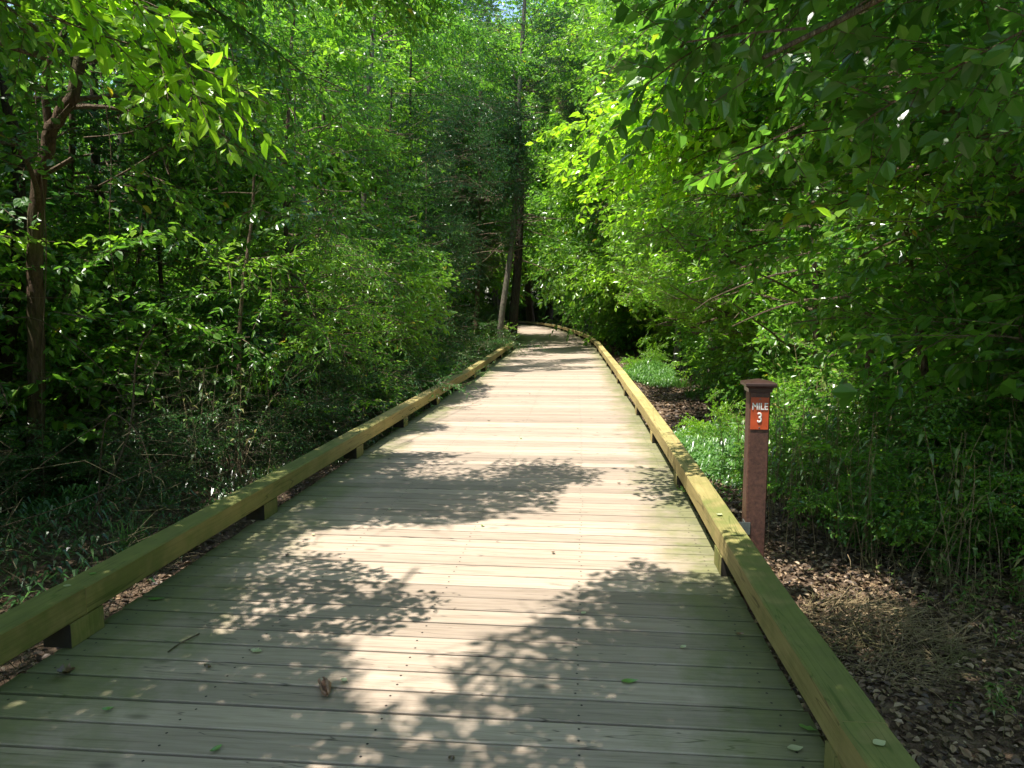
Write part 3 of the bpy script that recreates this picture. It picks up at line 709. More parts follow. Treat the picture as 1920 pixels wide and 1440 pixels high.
shade_limbs(sh, (-3.5, 4.15, 4.4), [(0.1, 6.3, 0.65, 0.5, 3.95, 16, 0.8), (-0.65, 6.1, 0.45, 0.6, 3.9, 12, 0.8), (0.45, 5.8, 0.25, 0.4, 3.8, 5, 0.7), (-0.9, 5.5, 0.35, 0.3, 3.9, 5, 0.7), (-1.1, 8.1, 0.5, 0.25, 4.4, 9, 0.6), (-0.85, 9.2, 0.4, 0.3, 4.9, 8, 0.6), (-.9, 10.3, .3, .25, 5.3, 6, .6), (-.5, 11.6, .5, .4, 5.8, 7, .7)])
o = sh.build('added_shade_limb', [M_leaf, M_twig], root, False, np.array(root.location)); o.location = (0, 0, 0)

root = tree('overhanging_tree', 'tall leaning tree left of the walk whose high crown streaks the far planks with shade',
     [G0(-2.9, 14.4), (-2.85, 14.4, 2.0), (-2.8, 14.4, 4.2), (-2.6, 14.4, 6.4), (-2.4, 14.4, 8.6)], 0.07, 0.03, B(10, 0.55, 1, -120, 120, 1.0, 1.8), 'oval', M_leaf, M_barkg)
sh = G()
shade_limbs(sh, (-2.6, 14.4, 6.4), [(-0.6, 12.9, 0.5, 0.9, 6.6, 10, 0.9), (0.2, 15.3, 1.3, 0.7, 6.9, 16, 1.0), (0.9, 17.4, 1.3, 0.9, 7.2, 18, 1.1), (1.1, 19.8, 1.3, 1.1, 7.6, 18, 1.2), (1.3, 22.6, 1.3, 1.2, 8.0, 18, 1.2)])
o = sh.build('added_shade_limb', [M_leaf, M_twig], root, False, np.array(root.location)); o.location = (0, 0, 0)
LEFT = [  # x, y, height, trunk radius, lean x, bark, leaf, kind, label
 (-3.15, 9.6, 5.6, 0.045, 0.5, M_bark, M_leaf, 'narrow', 'slender leaning tree with bright drooping branch tips, left of the walk behind the forked trunk'),
 (-3.3, 11.3, 4.6, 0.03, 0.1, M_twig, M_leaf, 'narrow', 'thin pale sapling forking low down on the left bank'),
 (-3.6, 13.0, 6.6, 0.06, 0.6, M_bark, M_leafy, 'broad', 'mid-sized tree with yellow-green layered branches left of the walk'),
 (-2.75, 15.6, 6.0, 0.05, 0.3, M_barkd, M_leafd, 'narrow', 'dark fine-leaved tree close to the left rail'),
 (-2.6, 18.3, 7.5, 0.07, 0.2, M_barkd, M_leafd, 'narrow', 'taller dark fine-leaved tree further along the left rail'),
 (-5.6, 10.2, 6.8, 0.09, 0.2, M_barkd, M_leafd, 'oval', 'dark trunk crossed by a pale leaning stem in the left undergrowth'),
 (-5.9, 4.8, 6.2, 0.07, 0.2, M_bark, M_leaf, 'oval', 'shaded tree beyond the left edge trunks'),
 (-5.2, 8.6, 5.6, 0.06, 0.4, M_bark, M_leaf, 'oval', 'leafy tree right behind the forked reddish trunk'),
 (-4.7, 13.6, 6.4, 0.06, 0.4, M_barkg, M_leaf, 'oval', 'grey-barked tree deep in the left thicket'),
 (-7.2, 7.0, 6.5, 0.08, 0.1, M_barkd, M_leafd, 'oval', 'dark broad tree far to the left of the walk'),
 (-4.2, 16.8, 8.5, 0.09, 0.5, M_barkg, M_leafy, 'oval', 'tall light-green tree rising behind the dark fine-leaved pair on the left'),
 (-6.8, 13.0, 8.0, 0.09, 0.2, M_barkg, M_leaf, 'oval', 'tall tree at the back of the left thicket'),
]
for (x, y, h, r0, lx, bm, lm, kd, lab) in LEFT:
    b = G0(x, y); ln = [b, (x + lx * .15 + rng.normal(0, .08), y, h * .3), (x + lx * .5, y + rng.normal(0, .1), h * .6), (x + lx, y, h)]
    nb_ = int(8 + h * 2.0)
    tree('forest_tree', lab, ln, r0, r0 * .35, B(nb_, 0.16, 1, -110, 80, 1.0, 2.1, -.05, .4) + B(6, 0.3, 1, 80, 250, .8, 1.6), kd, lm, bm, fan_s=(0.85, 1.3), group=FL)
# --- right
root = tree('overhanging_tree', 'shaded dark leafy boughs hanging down from the top right corner',
     [G0(3.1, 1.7), (3.1, 1.8, 1.4), (2.9, 1.9, 2.6), (2.6, 2.2, 3.8), (2.5, 2.5, 5.2)], 0.10, 0.04,
     [(0.60, 155, 2.3, 0.0, 0.05), (0.66, 140, 2.4, 0.0, 0.04), (0.70, 125, 2.4, -0.05, 0.03), (0.6, 110, 2.3, -0.05, 0.03), (0.74, 150, 2.6, 0.1, 0.06), (0.58, 95, 2.0, 0.05, 0.03), (0.64, 80, 1.8, 0, 0.02)]
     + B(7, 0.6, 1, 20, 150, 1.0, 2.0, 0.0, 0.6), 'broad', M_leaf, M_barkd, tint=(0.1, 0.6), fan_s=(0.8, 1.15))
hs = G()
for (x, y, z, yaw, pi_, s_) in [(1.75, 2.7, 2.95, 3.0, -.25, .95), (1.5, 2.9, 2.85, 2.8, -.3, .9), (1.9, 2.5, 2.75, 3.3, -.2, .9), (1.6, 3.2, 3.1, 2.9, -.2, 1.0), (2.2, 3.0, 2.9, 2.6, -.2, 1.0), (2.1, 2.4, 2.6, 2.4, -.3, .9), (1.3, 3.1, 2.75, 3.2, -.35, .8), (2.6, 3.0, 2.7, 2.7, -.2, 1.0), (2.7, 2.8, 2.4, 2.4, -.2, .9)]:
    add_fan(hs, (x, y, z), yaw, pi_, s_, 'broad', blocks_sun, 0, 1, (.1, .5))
P = smooth_line([(2.6, 2.2, 3.8), (2.3, 2.7, 3.3), (1.9, 2.9, 3.05), (1.4, 3.0, 2.9)], 6); hs.tube(P, np.linspace(.016, .005, len(P)), 5, 1)
o = hs.build('hanging_spray', [M_leaf, M_twig], root, False, np.array(root.location)); o.location = (0, 0, 0)
tree('grey_tree', 'straight grey trunk standing in the wood at the right edge',
     [G0(5.25, 8.0), (5.25, 8.0, 1.5), (5.22, 8.0, 3.0), (5.2, 8.1, 5.0), (5.1, 8.2, 7.5)], 0.085, 0.05,
     B(20, 0.22, 1, 60, 300, 1.0, 2.2), 'broad', M_leaf, M_barkg, fan_s=(0.85, 1.25))
tree('leaning_tree', 'tree at the right edge whose bare tan limb slants up to the left',
     [G0(4.6, 4.6), (4.4, 4.7, 0.9), (3.75, 4.85, 1.85), (3.2, 4.95, 2.45), (2.85, 5.0, 2.85), (2.5, 5.0, 3.4), (2.3, 5.0, 4.2)], 0.055, 0.02,
     B(22, 0.45, 1, 60, 240, 0.9, 1.9, -.1, .4), 'broad', M_leaf, M_twig, fan_s=(0.8, 1.15))
RIGHT_HERO = [(1.7, 5.5, 3.0, 3.1, -.2, 1.0), (1.6, 5.2, 2.75, 2.9, -.2, 1.0), (1.5, 5.6, 2.7, 3.3, -.3, .9), (1.9, 5.0, 3.05, 3.0, -.15, 1.0), (1.3, 5.3, 2.85, 3.2, -.3, .8), (2.0, 5.6, 3.2, 3.2, -.1, 1.1), (1.5, 5.9, 3.1, 2.9, -.1, 1.0), (2.3, 5.4, 2.8, 3.0, -.2, 1.0), (2.4, 6.0, 3.0, 3.1, -.15, 1.1), (2.1, 6.2, 2.6, 3.2, -.25, 1.0)]
RIGHT = [
 (3.55, 7.2, 5.6, 0.05, -0.5, M_bark, M_leaf, 'broad', 'broad-leaved tree directly behind the mile post'),
 (3.9, 9.3, 6.2, 0.05, -0.8, M_bark, M_leafy, 'oval', 'bright layered tree leaning towards the walk right of centre'),
 (3.7, 11.6, 7.0, 0.06, -0.9, M_barkg, M_leafy, 'oval', 'second bright tree further along the right rail, its sprays sunlit'),
 (4.2, 14.0, 8.2, 0.07, -1.0, M_barkg, M_leafy, 'oval', 'tall sunlit tree whose crown closes in over the right of the walk'),
 (4.6, 17.0, 9.5, 0.09, -1.0, M_barkg, M_leafy, 'oval', 'tallest sunlit tree on the right before the bend'),
 (5.4, 11.0, 7.0, 0.07, -0.3, M_barkd, M_leaf, 'oval', 'shaded tree behind the bright right-hand pair'),
 (6.8, 9.2, 6.5, 0.08, -0.3, M_barkd, M_leaf, 'broad', 'dark trunk well inside the right-hand wood'),
 (5.6, 5.6, 5.8, 0.06, -0.3, M_bark, M_leaf, 'broad', 'leafy tree at the right edge beyond the slanting limb'),
 (4.5, 6.3, 5.2, 0.05, -0.4, M_twig, M_leaf, 'broad', 'slim tree between the slanting limb and the grey trunk'),
 (4.6, 20.5, 9.5, 0.09, -0.8, M_barkg, M_leafy, 'oval', 'pale green tree beside the right rail where the walk starts to bend'),
 (7.4, 13.5, 8.0, 0.09, -0.2, M_barkd, M_leaf, 'oval', 'tall tree deep in the right-hand wood'),
 (6.4, 3.8, 6.2, 0.07, -0.3, M_barkd, M_leaf, 'broad', 'deeply shaded tree in the right foreground corner'),
]
for (x, y, h, r0, lx, bm, lm, kd, lab) in RIGHT:
    b = G0(x, y); ln = [b, (x + lx * .15 + rng.normal(0, .08), y, h * .3), (x + lx * .5, y + rng.normal(0, .1), h * .6), (x + lx, y, h)]
    nb_ = int(11 + h * 2.3)
    tree('forest_tree', lab, ln, r0, r0 * .35, B(nb_, 0.14, 1, 95, 285, 1.1, 2.4, -.05, .4) + B(6, 0.3, 1, -60, 80, .8, 1.6), kd, lm, bm, fan_s=(0.85, 1.3), group=FR)

root = tree('leaning_tree', 'slim tree leaning out over the right rail with its lowest sprays brightly sunlit',
     [G0(3.5, 5.9), (3.3, 5.9, 1.0), (3.0, 5.8, 2.2), (2.7, 5.7, 3.2), (2.5, 5.7, 4.4)], 0.04, 0.015, B(12, .5, 1, 60, 300, .8, 1.5), 'oval', M_leafy, M_twig)
hs = G()
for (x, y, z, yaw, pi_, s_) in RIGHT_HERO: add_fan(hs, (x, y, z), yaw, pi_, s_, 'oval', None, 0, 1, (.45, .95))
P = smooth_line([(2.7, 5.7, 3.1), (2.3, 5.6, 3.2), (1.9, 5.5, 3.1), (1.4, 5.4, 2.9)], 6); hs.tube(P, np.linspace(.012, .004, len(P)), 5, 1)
o = hs.build('hanging_spray', [M_leafsun, M_twig], root, False, np.array(root.location)); o.location = (0, 0, 0)
# slender stems standing in the left thicket
for k_, (x, y, lx, h, lb) in enumerate([(-3.0, 8.0, .3, 3.6, 'thinnest bare stem nearest the left rail'), (-3.9, 8.4, -.2, 4.0, 'slender stem right of the forked trunk, slightly tilted left'), (-5.0, 9.6, .5, 4.4, 'slender dark stem tilting right in the left thicket'), (-2.6, 13.4, .2, 4.2, 'thin straight stem close behind the left rail mid-way to the bend'), (-3.3, 15.0, -.3, 5, 'thin stem tilting left among dark leaves mid-way to the bend'), (-4.4, 11.6, .7, 4.6, 'pale slanting stem crossing a dark trunk'), (-2.4, 20.4, .1, 6, 'slender brown stem left of the bend'), (-3.3, 22.5, .3, 6, 'second slender stem left of the bend, deeper in the wood'), (-6.6, 8.6, .3, 5, 'slim stem far back behind the left edge trunks')]):
    tree('sapling', lb, [G0(x, y), (x + lx * .2, y, h * .35), (x + lx * .7, y + .1, h * .7), (x + lx, y, h)], .028 + .004 * (k_ % 3), .01, B(5, .45, 1, -180, 180, .5, 1.0), 'oval', M_leaf, [M_twig, M_barkd, M_bark][k_ % 3], cat='sapling')
# --- the pair of trunks where the walk bends
def bare_tree(name, label, line, r0, r1, bm, crown, kind='narrow', lm=M_leafd, n=30, s=(1.1, 1.7)):
    line = smooth_line(line, 6); base = line[0]
    g_ = G(); g_.tube(np.concatenate([[base - np.array([0, 0, .3])], line]), np.concatenate([[r0 * 1.5], np.linspace(r0 * 1.15, r1, len(line))]), 14)
    c_ = G()
    for (z0, z1, ln_, k) in crown:
        for q in range(k):
            z = rng.uniform(z0, z1); i = int(np.clip(np.searchsorted(line[:, 2], z), 1, len(line) - 1)); p = line[i]
            a = rng.uniform(0, 6.28); P = bend((p[0], p[1], z), (math.cos(a), math.sin(a), rng.uniform(-.1, .5)), ln_ * rng.uniform(.6, 1.2), 7, 0.05, .12)
            c_.tube(P, np.linspace(.02, .006, len(P)), 4, 1)
            for u in range(2, len(P)):
                for sd in (-1, 1):
                    add_fan(c_, P[u], math.atan2(P[u][1] - P[u-1][1], P[u][0] - P[u-1][0]) + sd * rng.uniform(.3, 1.1), rng.normal(0, .2), rng.uniform(*s), kind, keep_out, 0, 1)
    root = empty(name, tuple(base)); tag(root, label, 'tree', None)
    g_.build('trunk', [bm], root, True, base).location = (0, 0, 0)
    c_.build('crown', [lm, M_twig], root, False, base).location = (0, 0, 0)
    return root
bare_tree('tall_tree', 'tall slim pale trunk leaning beside the left rail where the walk bends',
     [G0(-0.42, 24.6), (-0.36, 24.6, 1.0), (-0.05, 24.6, 3.2), (0.10, 24.6, 5), (0.22, 24.6, 8), (0.42, 24.6, 11.5), (0.5, 24.6, 15)], 0.095, 0.05, M_barkg,
     [(3.0, 5.4, 1.7, 13), (5.5, 9, 1.0, 9), (9, 15, 2.4, 20)])
bare_tree('tall_tree', 'thick dark trunk right of the pale leaning one at the bend',
     [G0(-0.02, 26.6), (0.05, 26.6, 1.0), (0.22, 26.6, 3.2), (0.30, 26.6, 6), (0.1, 26.6, 10)], 0.17, 0.10, M_barkd,
     [(2.8, 5.4, 2.4, 18), (6, 10, 2.2, 14)])
bare_tree('tall_tree', 'slim brown trunk in the dark wood left of the bend',
     [G0(-1.35, 27), (-1.3, 27, 1.0), (-1.2, 27, 3.5), (-1.1, 27, 9)], 0.10, 0.06, M_bark,
     [(4.5, 9, 2.0, 12)])
bare_tree('tall_tree', 'pale broken-looking trunk in the clearing right of the far walk',
     [G0(5.0, 30), (5.02, 30, 1.0), (5.1, 30, 2.6), (5.3, 30, 6)], 0.16, 0.08, M_barkg,
     [(3.5, 6, 2.0, 9)], 'oval', M_leaf)

# --- copied trees: a few models, each copied with its trunk and crown
def model_tree(seed, h, spread, kind, lm, bm, nb_, low=0.18, fs=(1.0, 1.4), gp=.6):
    global rng
    keep = rng; rng = np.random.default_rng(seed)
    ln = [(0, 0, -0.3), (rng.normal(0, .12), rng.normal(0, .12), h * .3), (rng.normal(0, .3), rng.normal(0, .3), h * .65), (rng.normal(0, .4), rng.normal(0, .4), h)]
    br = []
    for k in range(nb_):
        t = low + (1 - low) * (k + rng.random()) / nb_; br.append((t, rng.uniform(0, 360), spread * rng.uniform(.6, 1.1) * (1.1 - 0.5 * t), rng.uniform(-.05, .5), rng.uniform(.02, .08)))
    r = tree('forest_tree', 'model', ln, 0.06 + h * .008, .03, br, kind, lm, bm, cull=None, fan_s=fs, gap=gp, flare=1.3)
    rng = keep
    return r
MODELS = [model_tree(1, 7.0, 2.2, 'big', M_leaf, M_barkd, 22), model_tree(2, 8.0, 2.4, 'big', M_leafy, M_barkg, 24), model_tree(3, 6.0, 2.0, 'oval', M_leafd, M_barkd, 24, 0.1, (1.1, 1.5)),
          model_tree(4, 9.0, 2.4, 'big', M_leaf, M_bark, 24, 0.3),
          model_tree(5, 9.0, 1.9, 'big', M_leafy, M_barkg, 26, 0.3, gp=.75), model_tree(6, 9.5, 2.0, 'big', M_leaf, M_barkd, 28, 0.26, gp=.75)]
used = set()
def place(mi, x, y, s, label, group, rz=None, sz=1.0):
    m = MODELS[mi]; rz = rng.uniform(0, 6.28) if rz is None else rz
    loc = G0(x, y)
    if mi not in used:
        used.add(mi); o = m; o.location = loc; o.rotation_euler = (0, 0, rz); o.scale = (s, s, s * sz)
    else: o = copy_thing(m, loc, rz, (s, s, s * sz))
    o['label'] = label; o['group'] = group; o['category'] = 'tree'
    return o
pts = []
def ok_pt(x, y, dmin):
    return all((x - a) ** 2 + (y - b) ** 2 > dmin ** 2 for a, b in pts)
labs = {
 'bl': ('background tree in the left-hand wood', 'background trees of the left-hand wood'),
 'br': ('background tree in the right-hand wood', 'background trees of the right-hand wood'),
 'fc': ('tall far-off tree beyond the bend', 'tall trees beyond the bend'),
 'bh': ('tree standing in the wood behind the photographer', 'trees behind the photographer')}
# left wood
tries = 0
for (kx, n_, x0, x1, y0, y1, s0, s1, d_) in [
      ('bl', 9, -13, -7.6, 2, 16, .7, .9, 2.6), ('bl', 6, -22, -12, 2, 24, 1.1, 1.5, 4), ('bl', 10, -11, -5.2, 18, 34, .9, 1.2, 2.4), ('bl', 8, -16, -8.5, 32, 50, 1.2, 1.6, 3),
      ('br', 8, 7.6, 14, 2, 20, .7, .95, 2.6), ('br', 6, 11, 22, 2, 28, 1.1, 1.5, 4), ('br', 12, 7.0, 12, 20, 38, 1.0, 1.4, 2.6), ('br', 8, 5.5, 14, 36, 54, 1.3, 1.8, 3),
      ('bh', 3, -12, -8, -8, 0, .8, 1.1, 3), ('bh', 5, 4, 11, -9, -1, .8, 1.2, 3), ('bh', 4, -5, 3, -14, -7, 1.0, 1.4, 3)]:
    c = 0; t_ = 0
    while c < n_ and t_ < 600:
        t_ += 1; x = rng.uniform(x0, x1); y = rng.uniform(y0, y1); s = rng.uniform(s0, s1)
        if abs(x - cx(y)) < hw(y) + 1.0 + 1.3 * s * (1 if kx != 'br' else .8): continue
        if not ok_pt(x, y, d_): continue
        pts.append((x, y)); c += 1
        place(rng.integers(4), x, y, s, *labs[kx])
def nearest_walk(x, y):
    c_ = np.stack([(RX + LX) / 2, CY], 1); return c_[np.argmin(np.hypot(c_[:, 0] - x, c_[:, 1] - y))]
# tall far trees closing the view; they stand round the bend
for (x, y, s) in [(7.6, 41, 2.0), (9.5, 46, 2.2), (-6, 86, 2.8), (-2, 98, 3.2), (-10, 92, 3.0), (-14, 84, 2.8), (1.5, 62, 2.5), (4.5, 56, 2.4), (-10, 44, 1.9), (-9.5, 38, 1.8), (9, 50, 2.4), (-12, 49, 2.2), (-1.5, 76, 2.8), (3.5, 72, 2.7), (8, 66, 2.6), (-6, 58, 2.3), (-10, 54, 2.3), (13, 60, 2.5), (-14, 66, 2.6), (-8, 82, 2.9), (6, 84, 3), (14, 76, 3), (6.6, 36, 1.7), (7.0, 33, 1.5), (-5.3, 33, 1.6), (-5.6, 29.5, 1.5), (6.2, 27, 1.3), (6.2, 23.5, 1.2), (0.5, 88, 3.0), (-4, 92, 3.2), (4.5, 80, 2.9), (10, 90, 3.2), (-3.2, 69, 2.5), (7.8, 55, 2.4), (10.5, 39, 2.0)]:
    if math.hypot(x - nearest_walk(x, y)[0], y - nearest_walk(x, y)[1]) < 2.0 + .7 * s: x += 2.2 * (1 if x > nearest_walk(x, y)[0] else -1)
    place(rng.integers(3, 6), x, y, s, *labs['fc'])

# --- shrubs and undergrowth
def model_shrub(seed, kind, lm, h=1.3, nf=34, fs=(.7, 1.1), name='shrub'):
    global rng
    keep = rng; rng = np.random.default_rng(seed)
    st = G(); cr = G()
    for k in range(nf):
        a = rng.uniform(0, 6.28); tilt = rng.uniform(0.05, 0.9); z = h * rng.uniform(.15, 1.0)
        P = bend((rng.normal(0, .08), rng.normal(0, .08), -.05), (math.cos(a) * tilt, math.sin(a) * tilt, 1), z, 5, .02, .12)
        st.tube(P, np.linspace(.010, .004, len(P)), 4)
        add_fan(cr, P[-1], a + rng.normal(0, .4), rng.uniform(-.2, .5), rng.uniform(*fs) * .75, kind, None, 0, 1)
    r = empty(name, (0, 0, 0)); rng = keep
    st.build('stems', [M_twig], r); cr.build('foliage', [lm, M_twig], r)
    return r
def model_cane(seed, n=16, h=1.35, dry=0.35):
    global rng
    keep = rng; rng = np.random.default_rng(seed)
    st = G(); lv = G()
    for k in range(n):
        a = rng.uniform(0, 6.28); b = np.array([rng.normal(0, .22), rng.normal(0, .22), -.05]); hh = h * rng.uniform(.5, 1.1)
        P = bend(b, (math.cos(a) * .14, math.sin(a) * .14, 1), hh, 6, -.0 + .01, .07)
        st.tube(P, np.linspace(.0048, .0022, len(P)), 4, 0)
        m = int(12 * hh); u0 = 0.35
        if rng.random() < dry: m = int(m * .35)
        for q in range(m):
            u = u0 + (1 - u0) * rng.random(); kf = u * (len(P) - 1); i = min(int(kf), len(P) - 2); p = P[i] + (P[i + 1] - P[i]) * (kf - i)
            az = rng.uniform(0, 6.28); el = rng.uniform(-.5, .7); d = np.array([math.cos(az) * math.cos(el), math.sin(az) * math.cos(el), math.sin(el)])
            L_ = rng.uniform(.09, .19); w = rng.uniform(.009, .018); sdv = np.array([-math.sin(az), math.cos(az), 0]) * w
            mid = p + d * L_ * .45; tip = p + d * L_ * .85 + np.array([0, 0, -L_ * .35])
            lv.leaves(np.array([[p, mid + sdv, tip, mid - sdv]]), 0, np.array([rng.uniform(0, .8) if rng.random() > .2 else rng.uniform(.8, 1)]))
    r = empty('cane_clump', (0, 0, 0)); rng = keep
    st.build('stems', [M_straw], r); lv.build('leaves', [M_cane], r)
    return r
def model_grass(seed, n=60, h=.35):
    global rng
    keep = rng; rng = np.random.default_rng(seed); lv = G(); LL = []
    for k in range(n):
        az = rng.uniform(0, 6.28); b = np.array([rng.normal(0, .07), rng.normal(0, .07), -.02]); L_ = h * rng.uniform(.5, 1.2); sp = rng.uniform(.15, .8); w = rng.uniform(.004, .009)
        d = np.array([math.cos(az), math.sin(az), 0]); sv = np.array([-d[1], d[0], 0]) * w
        p1 = b + d * L_ * sp * .4 + np.array([0, 0, L_ * .6]); p2 = b + d * L_ * sp * 1.0 + np.array([0, 0, L_ * (1 - sp * .55)])
        LL.append([b - sv * .6, b + sv * .6, p1 + sv, p1 - sv]); LL.append([p1 - sv, p1 + sv, p2 + sv * .1, p2 - sv * .1])
    lv.leaves(np.array(LL), 0, np.repeat(rng.random(n) ** 1.2, 2))
    r = empty('grass_tuft', (0, 0, 0)); rng = keep
    lv.build('blades', [M_grass], r); return r
SHR = [model_shrub(101, 'oval', M_leaf), model_shrub(102, 'broad', M_leaf, 1.5, 30), model_shrub(103, 'narrow', M_leafd, 1.2, 36), model_shrub(104, 'oval', M_leafy, 1.0, 26)]
CAN = [model_cane(111), model_cane(112, 20, 1.1, .5), model_cane(113, 12, 1.6, .25), model_cane(114, 18, 0.7, .1)]
GRS = [model_grass(121), model_grass(122, 80, .45)]
first = set()
def put(models, i, x, y, s, rz=None, sz=1.0, label='', cat='', group=''):
    m = models[i]; rz = rng.uniform(0, 6.28) if rz is None else rz; loc = G0(x, y)
    if m.name not in first: first.add(m.name); o = m; o.location = loc; o.rotation_euler = (0, 0, rz); o.scale = (s, s, s * sz)
    else: o = copy_thing(m, loc, rz, (s, s, s * sz))
    tag(o, label, cat, group); return o
def scatter(models, ids, n, x0, x1, y0, y1, s0, s1, dmin, label, cat, group, clear=0.35, rel=True):
    c = 0; t_ = 0; loc = []
    while c < n and t_ < 3000:
        t_ += 1; y = rng.uniform(y0, y1); x = rng.uniform(x0, x1) + (cx(y) if rel else 0); s = rng.uniform(s0, s1)
        if abs(x - cx(y)) < hw(y) + clear + 0.55 * s: continue
        if x*x + y*y < 4.0: continue
        if x < 0 and y < 6.6 and abs(x / y + .632) < .05 + .35 * s / y: continue
        if models is CAN and x > 0 and y < 8.6 and x < .345 * y: continue
        if any((x - a) ** 2 + (y - b) ** 2 < dmin ** 2 for a, b in loc): continue
        loc.append((x, y)); c += 1
        put(models, ids[rng.integers(len(ids))], x, y, s, None, rng.uniform(.85, 1.15), label, cat, group)
# left bank
scatter(SHR, [0, 2], 24, -5.4, -2.5, 8.5, 20, .7, 1.2, .65, 'leafy shrub on the tangled left bank', 'shrub', 'shrubs of the left bank')
scatter(SHR, [0, 1, 2], 24, -11, -5.0, 3.5, 18, 1.1, 1.8, 1.1, 'large shrub deep in the left-hand wood', 'shrub', 'shrubs at the back of the left-hand wood')
scatter(SHR, [0, 2], 12, -6, -2.4, 20, 34, 1.0, 1.5, 1.2, 'dark shrub left of the far walk', 'shrub', 'shrubs beside the far walk, left')
scatter(SHR, [2], 10, -5.2, -2.7, 4.8, 8.5, .45, .8, .55, 'low dark shrub near the left edge', 'shrub', 'low shrubs near the left edge', .3)
# right bank
scatter(SHR, [0, 1], 11, 3.6, 6.0, 4.2, 7.0, .7, 1.1, .8, 'leafy shrub among the canes', 'shrub', 'shrubs among the canes')
scatter(SHR, [0, 1, 3], 20, 4.6, 6.8, 8, 22, .9, 1.4, 1.0, 'leafy shrub below the right-hand trees', 'shrub', 'shrubs along the right-hand trees')
scatter(SHR, [0, 1, 2], 24, 5.5, 12, 3, 22, 1.1, 1.9, 1.2, 'large shrub deep in the right-hand wood', 'shrub', 'shrubs at the back of the right-hand wood')
scatter(SHR, [0, 2], 16, 3.2, 9, 22, 44, 1.0, 1.6, 1.4, 'dark shrub right of the far bend', 'shrub', 'shrubs beside the far bend')
scatter(SHR, [0, 1, 2], 24, -16, 9, 76, 92, 1.8, 2.6, 2.2, 'far shrub beneath the trees beyond the bend', 'shrub', 'far shrubs beyond the bend', rel=False)
scatter(SHR, [0, 1, 2], 16, -26, -5, 36, 60, 1.8, 2.8, 2.4, 'distant shrub left of the bend', 'shrub', 'distant shrubs left of the bend', rel=False)
for (x, y, s_) in [(-4, 84, 2.2), (-8, 88, 2.4), (-1, 90, 2.3), (-12, 84, 2.2), (-17, 80, 2.3), (-22, 74, 2.3), (2, 86, 2.2), (-9, 33, 1.1), (-12, 36, 1.2), (-15, 44, 1.5), (-11, 42, 1.3), (-19, 52, 1.8), (-8, 50, 1.4), (-13, 58, 1.8), (-22, 62, 2.0), (-17, 34, 1.3), (-20, 42, 1.5)]:
    place(2, x, y, s_, 'dark bushy tree in the gaps left of the bend', 'bushy trees left of the bend')
# canes
scatter(CAN, [0, 1, 2], 60, 2.1, 5.0, 4.6, 8.0, .55, .9, .3, 'thin clump of dry canes with narrow leaves behind the mile post', 'cane', 'canes of the right-hand thicket', .5)
scatter(CAN, [0, 1, 2], 18, 4.4, 6.2, 8.5, 15, .8, 1.1, .5, 'thin cane clump further along the right bank', 'cane', 'canes along the right bank', 1.0)
scatter(CAN, [0, 1, 2], 18, -5.2, -2.6, 5.5, 12, .7, 1.0, .6, 'clump of thin canes on the left bank', 'cane', 'canes of the left bank', .5)
scatter(CAN, [3], 16, -3.2, -2.2, 9, 17, .8, 1.2, .4, 'low cane tuft just outside the left rail', 'cane', 'low cane tufts outside the left rail', .15)
for (x, y, s) in [(2.55, 4.1, .5), (2.75, 4.4, .6), (2.95, 4.15, .55), (2.6, 3.6, .45), (3.0, 3.8, .6), (2.45, 4.8, .5), (2.15, 3.0, .4)]:
    put(CAN, 3, x, y, s, None, .7, 'small blade-leaved sprout on the right-hand litter', 'sprout', 'green sprouts on the litter at the lower right')
# grass tufts
scatter(GRS, [0, 1], 12, -3.4, -1.9, 4.0, 10, .4, .7, .4, 'loose tuft of long grass outside the left rail', 'grass tuft', 'grass tufts outside the left rail', .15)
scatter(GRS, [0, 1], 14, 2.6, 4.2, 10, 17, .7, 1.1, .3, 'grass tuft on bare soil of the right bank', 'grass tuft', 'grass tufts on the right bank', .8)
for (x, y) in [(3.25, 13.9), (3.45, 14.2), (3.3, 14.5)]: pass
# sunny low green patch beyond the mile post, and the farther one
def ground_cover(name, cx_, cy_, rx, ry, n, h, mat, w=0.006, tint=(0, .8)):
    gcv = G(); a = rng.uniform(0, 6.28, n); q = np.sqrt(rng.random(n)); x = cx_ + rx * q * np.cos(a); y = cy_ + ry * q * np.sin(a)
    z = gz(x, y); hh = h * rng.uniform(.35, 1.1, n) * (1.15 - .7 * q); az = rng.uniform(0, 6.28, n); lean = rng.uniform(.3, 1.3, n)
    d = np.stack([np.cos(az), np.sin(az), 0 * az], 1); sv = np.stack([-np.sin(az), np.cos(az), 0 * az], 1) * (w * rng.uniform(.6, 1.5, n))[:, None]
    b = np.stack([x, y, z + hh * rng.uniform(0, .75, n)], 1); L_ = (.05 + hh * .35)[:, None]
    mid = b + d * L_ * .5 + np.array([0, 0, 1]) * L_ * .45; tip = b + d * L_ * 1.1 + np.array([0, 0, 1]) * L_ * (.55 - .6 * lean[:, None])
    gcv.leaves(np.stack([b, mid + sv, tip, mid - sv], 1), 0, rng.uniform(*tint, n))
    k = n // 6; gcv.sticks(np.stack([x, y, z - .02], 1)[:k], (b + np.array([0, 0, .02]))[:k], .0015, .001, 0)
    o = gcv.build(name, [mat]); tag(o, None, None, None, 'stuff'); return o
o = ground_cover('ground_cover', 2.85, 8.7, .82, 2.1, 17000, .30, M_grass, .008); tag(o, 'soft low green ground cover beyond the mile post', 'ground cover')
o = ground_cover('ground_cover', 3.5, 18.8, .6, 2.0, 6000, .5, M_grass, .011); tag(o, 'farther small sunny green patch on the right bank', 'ground cover')
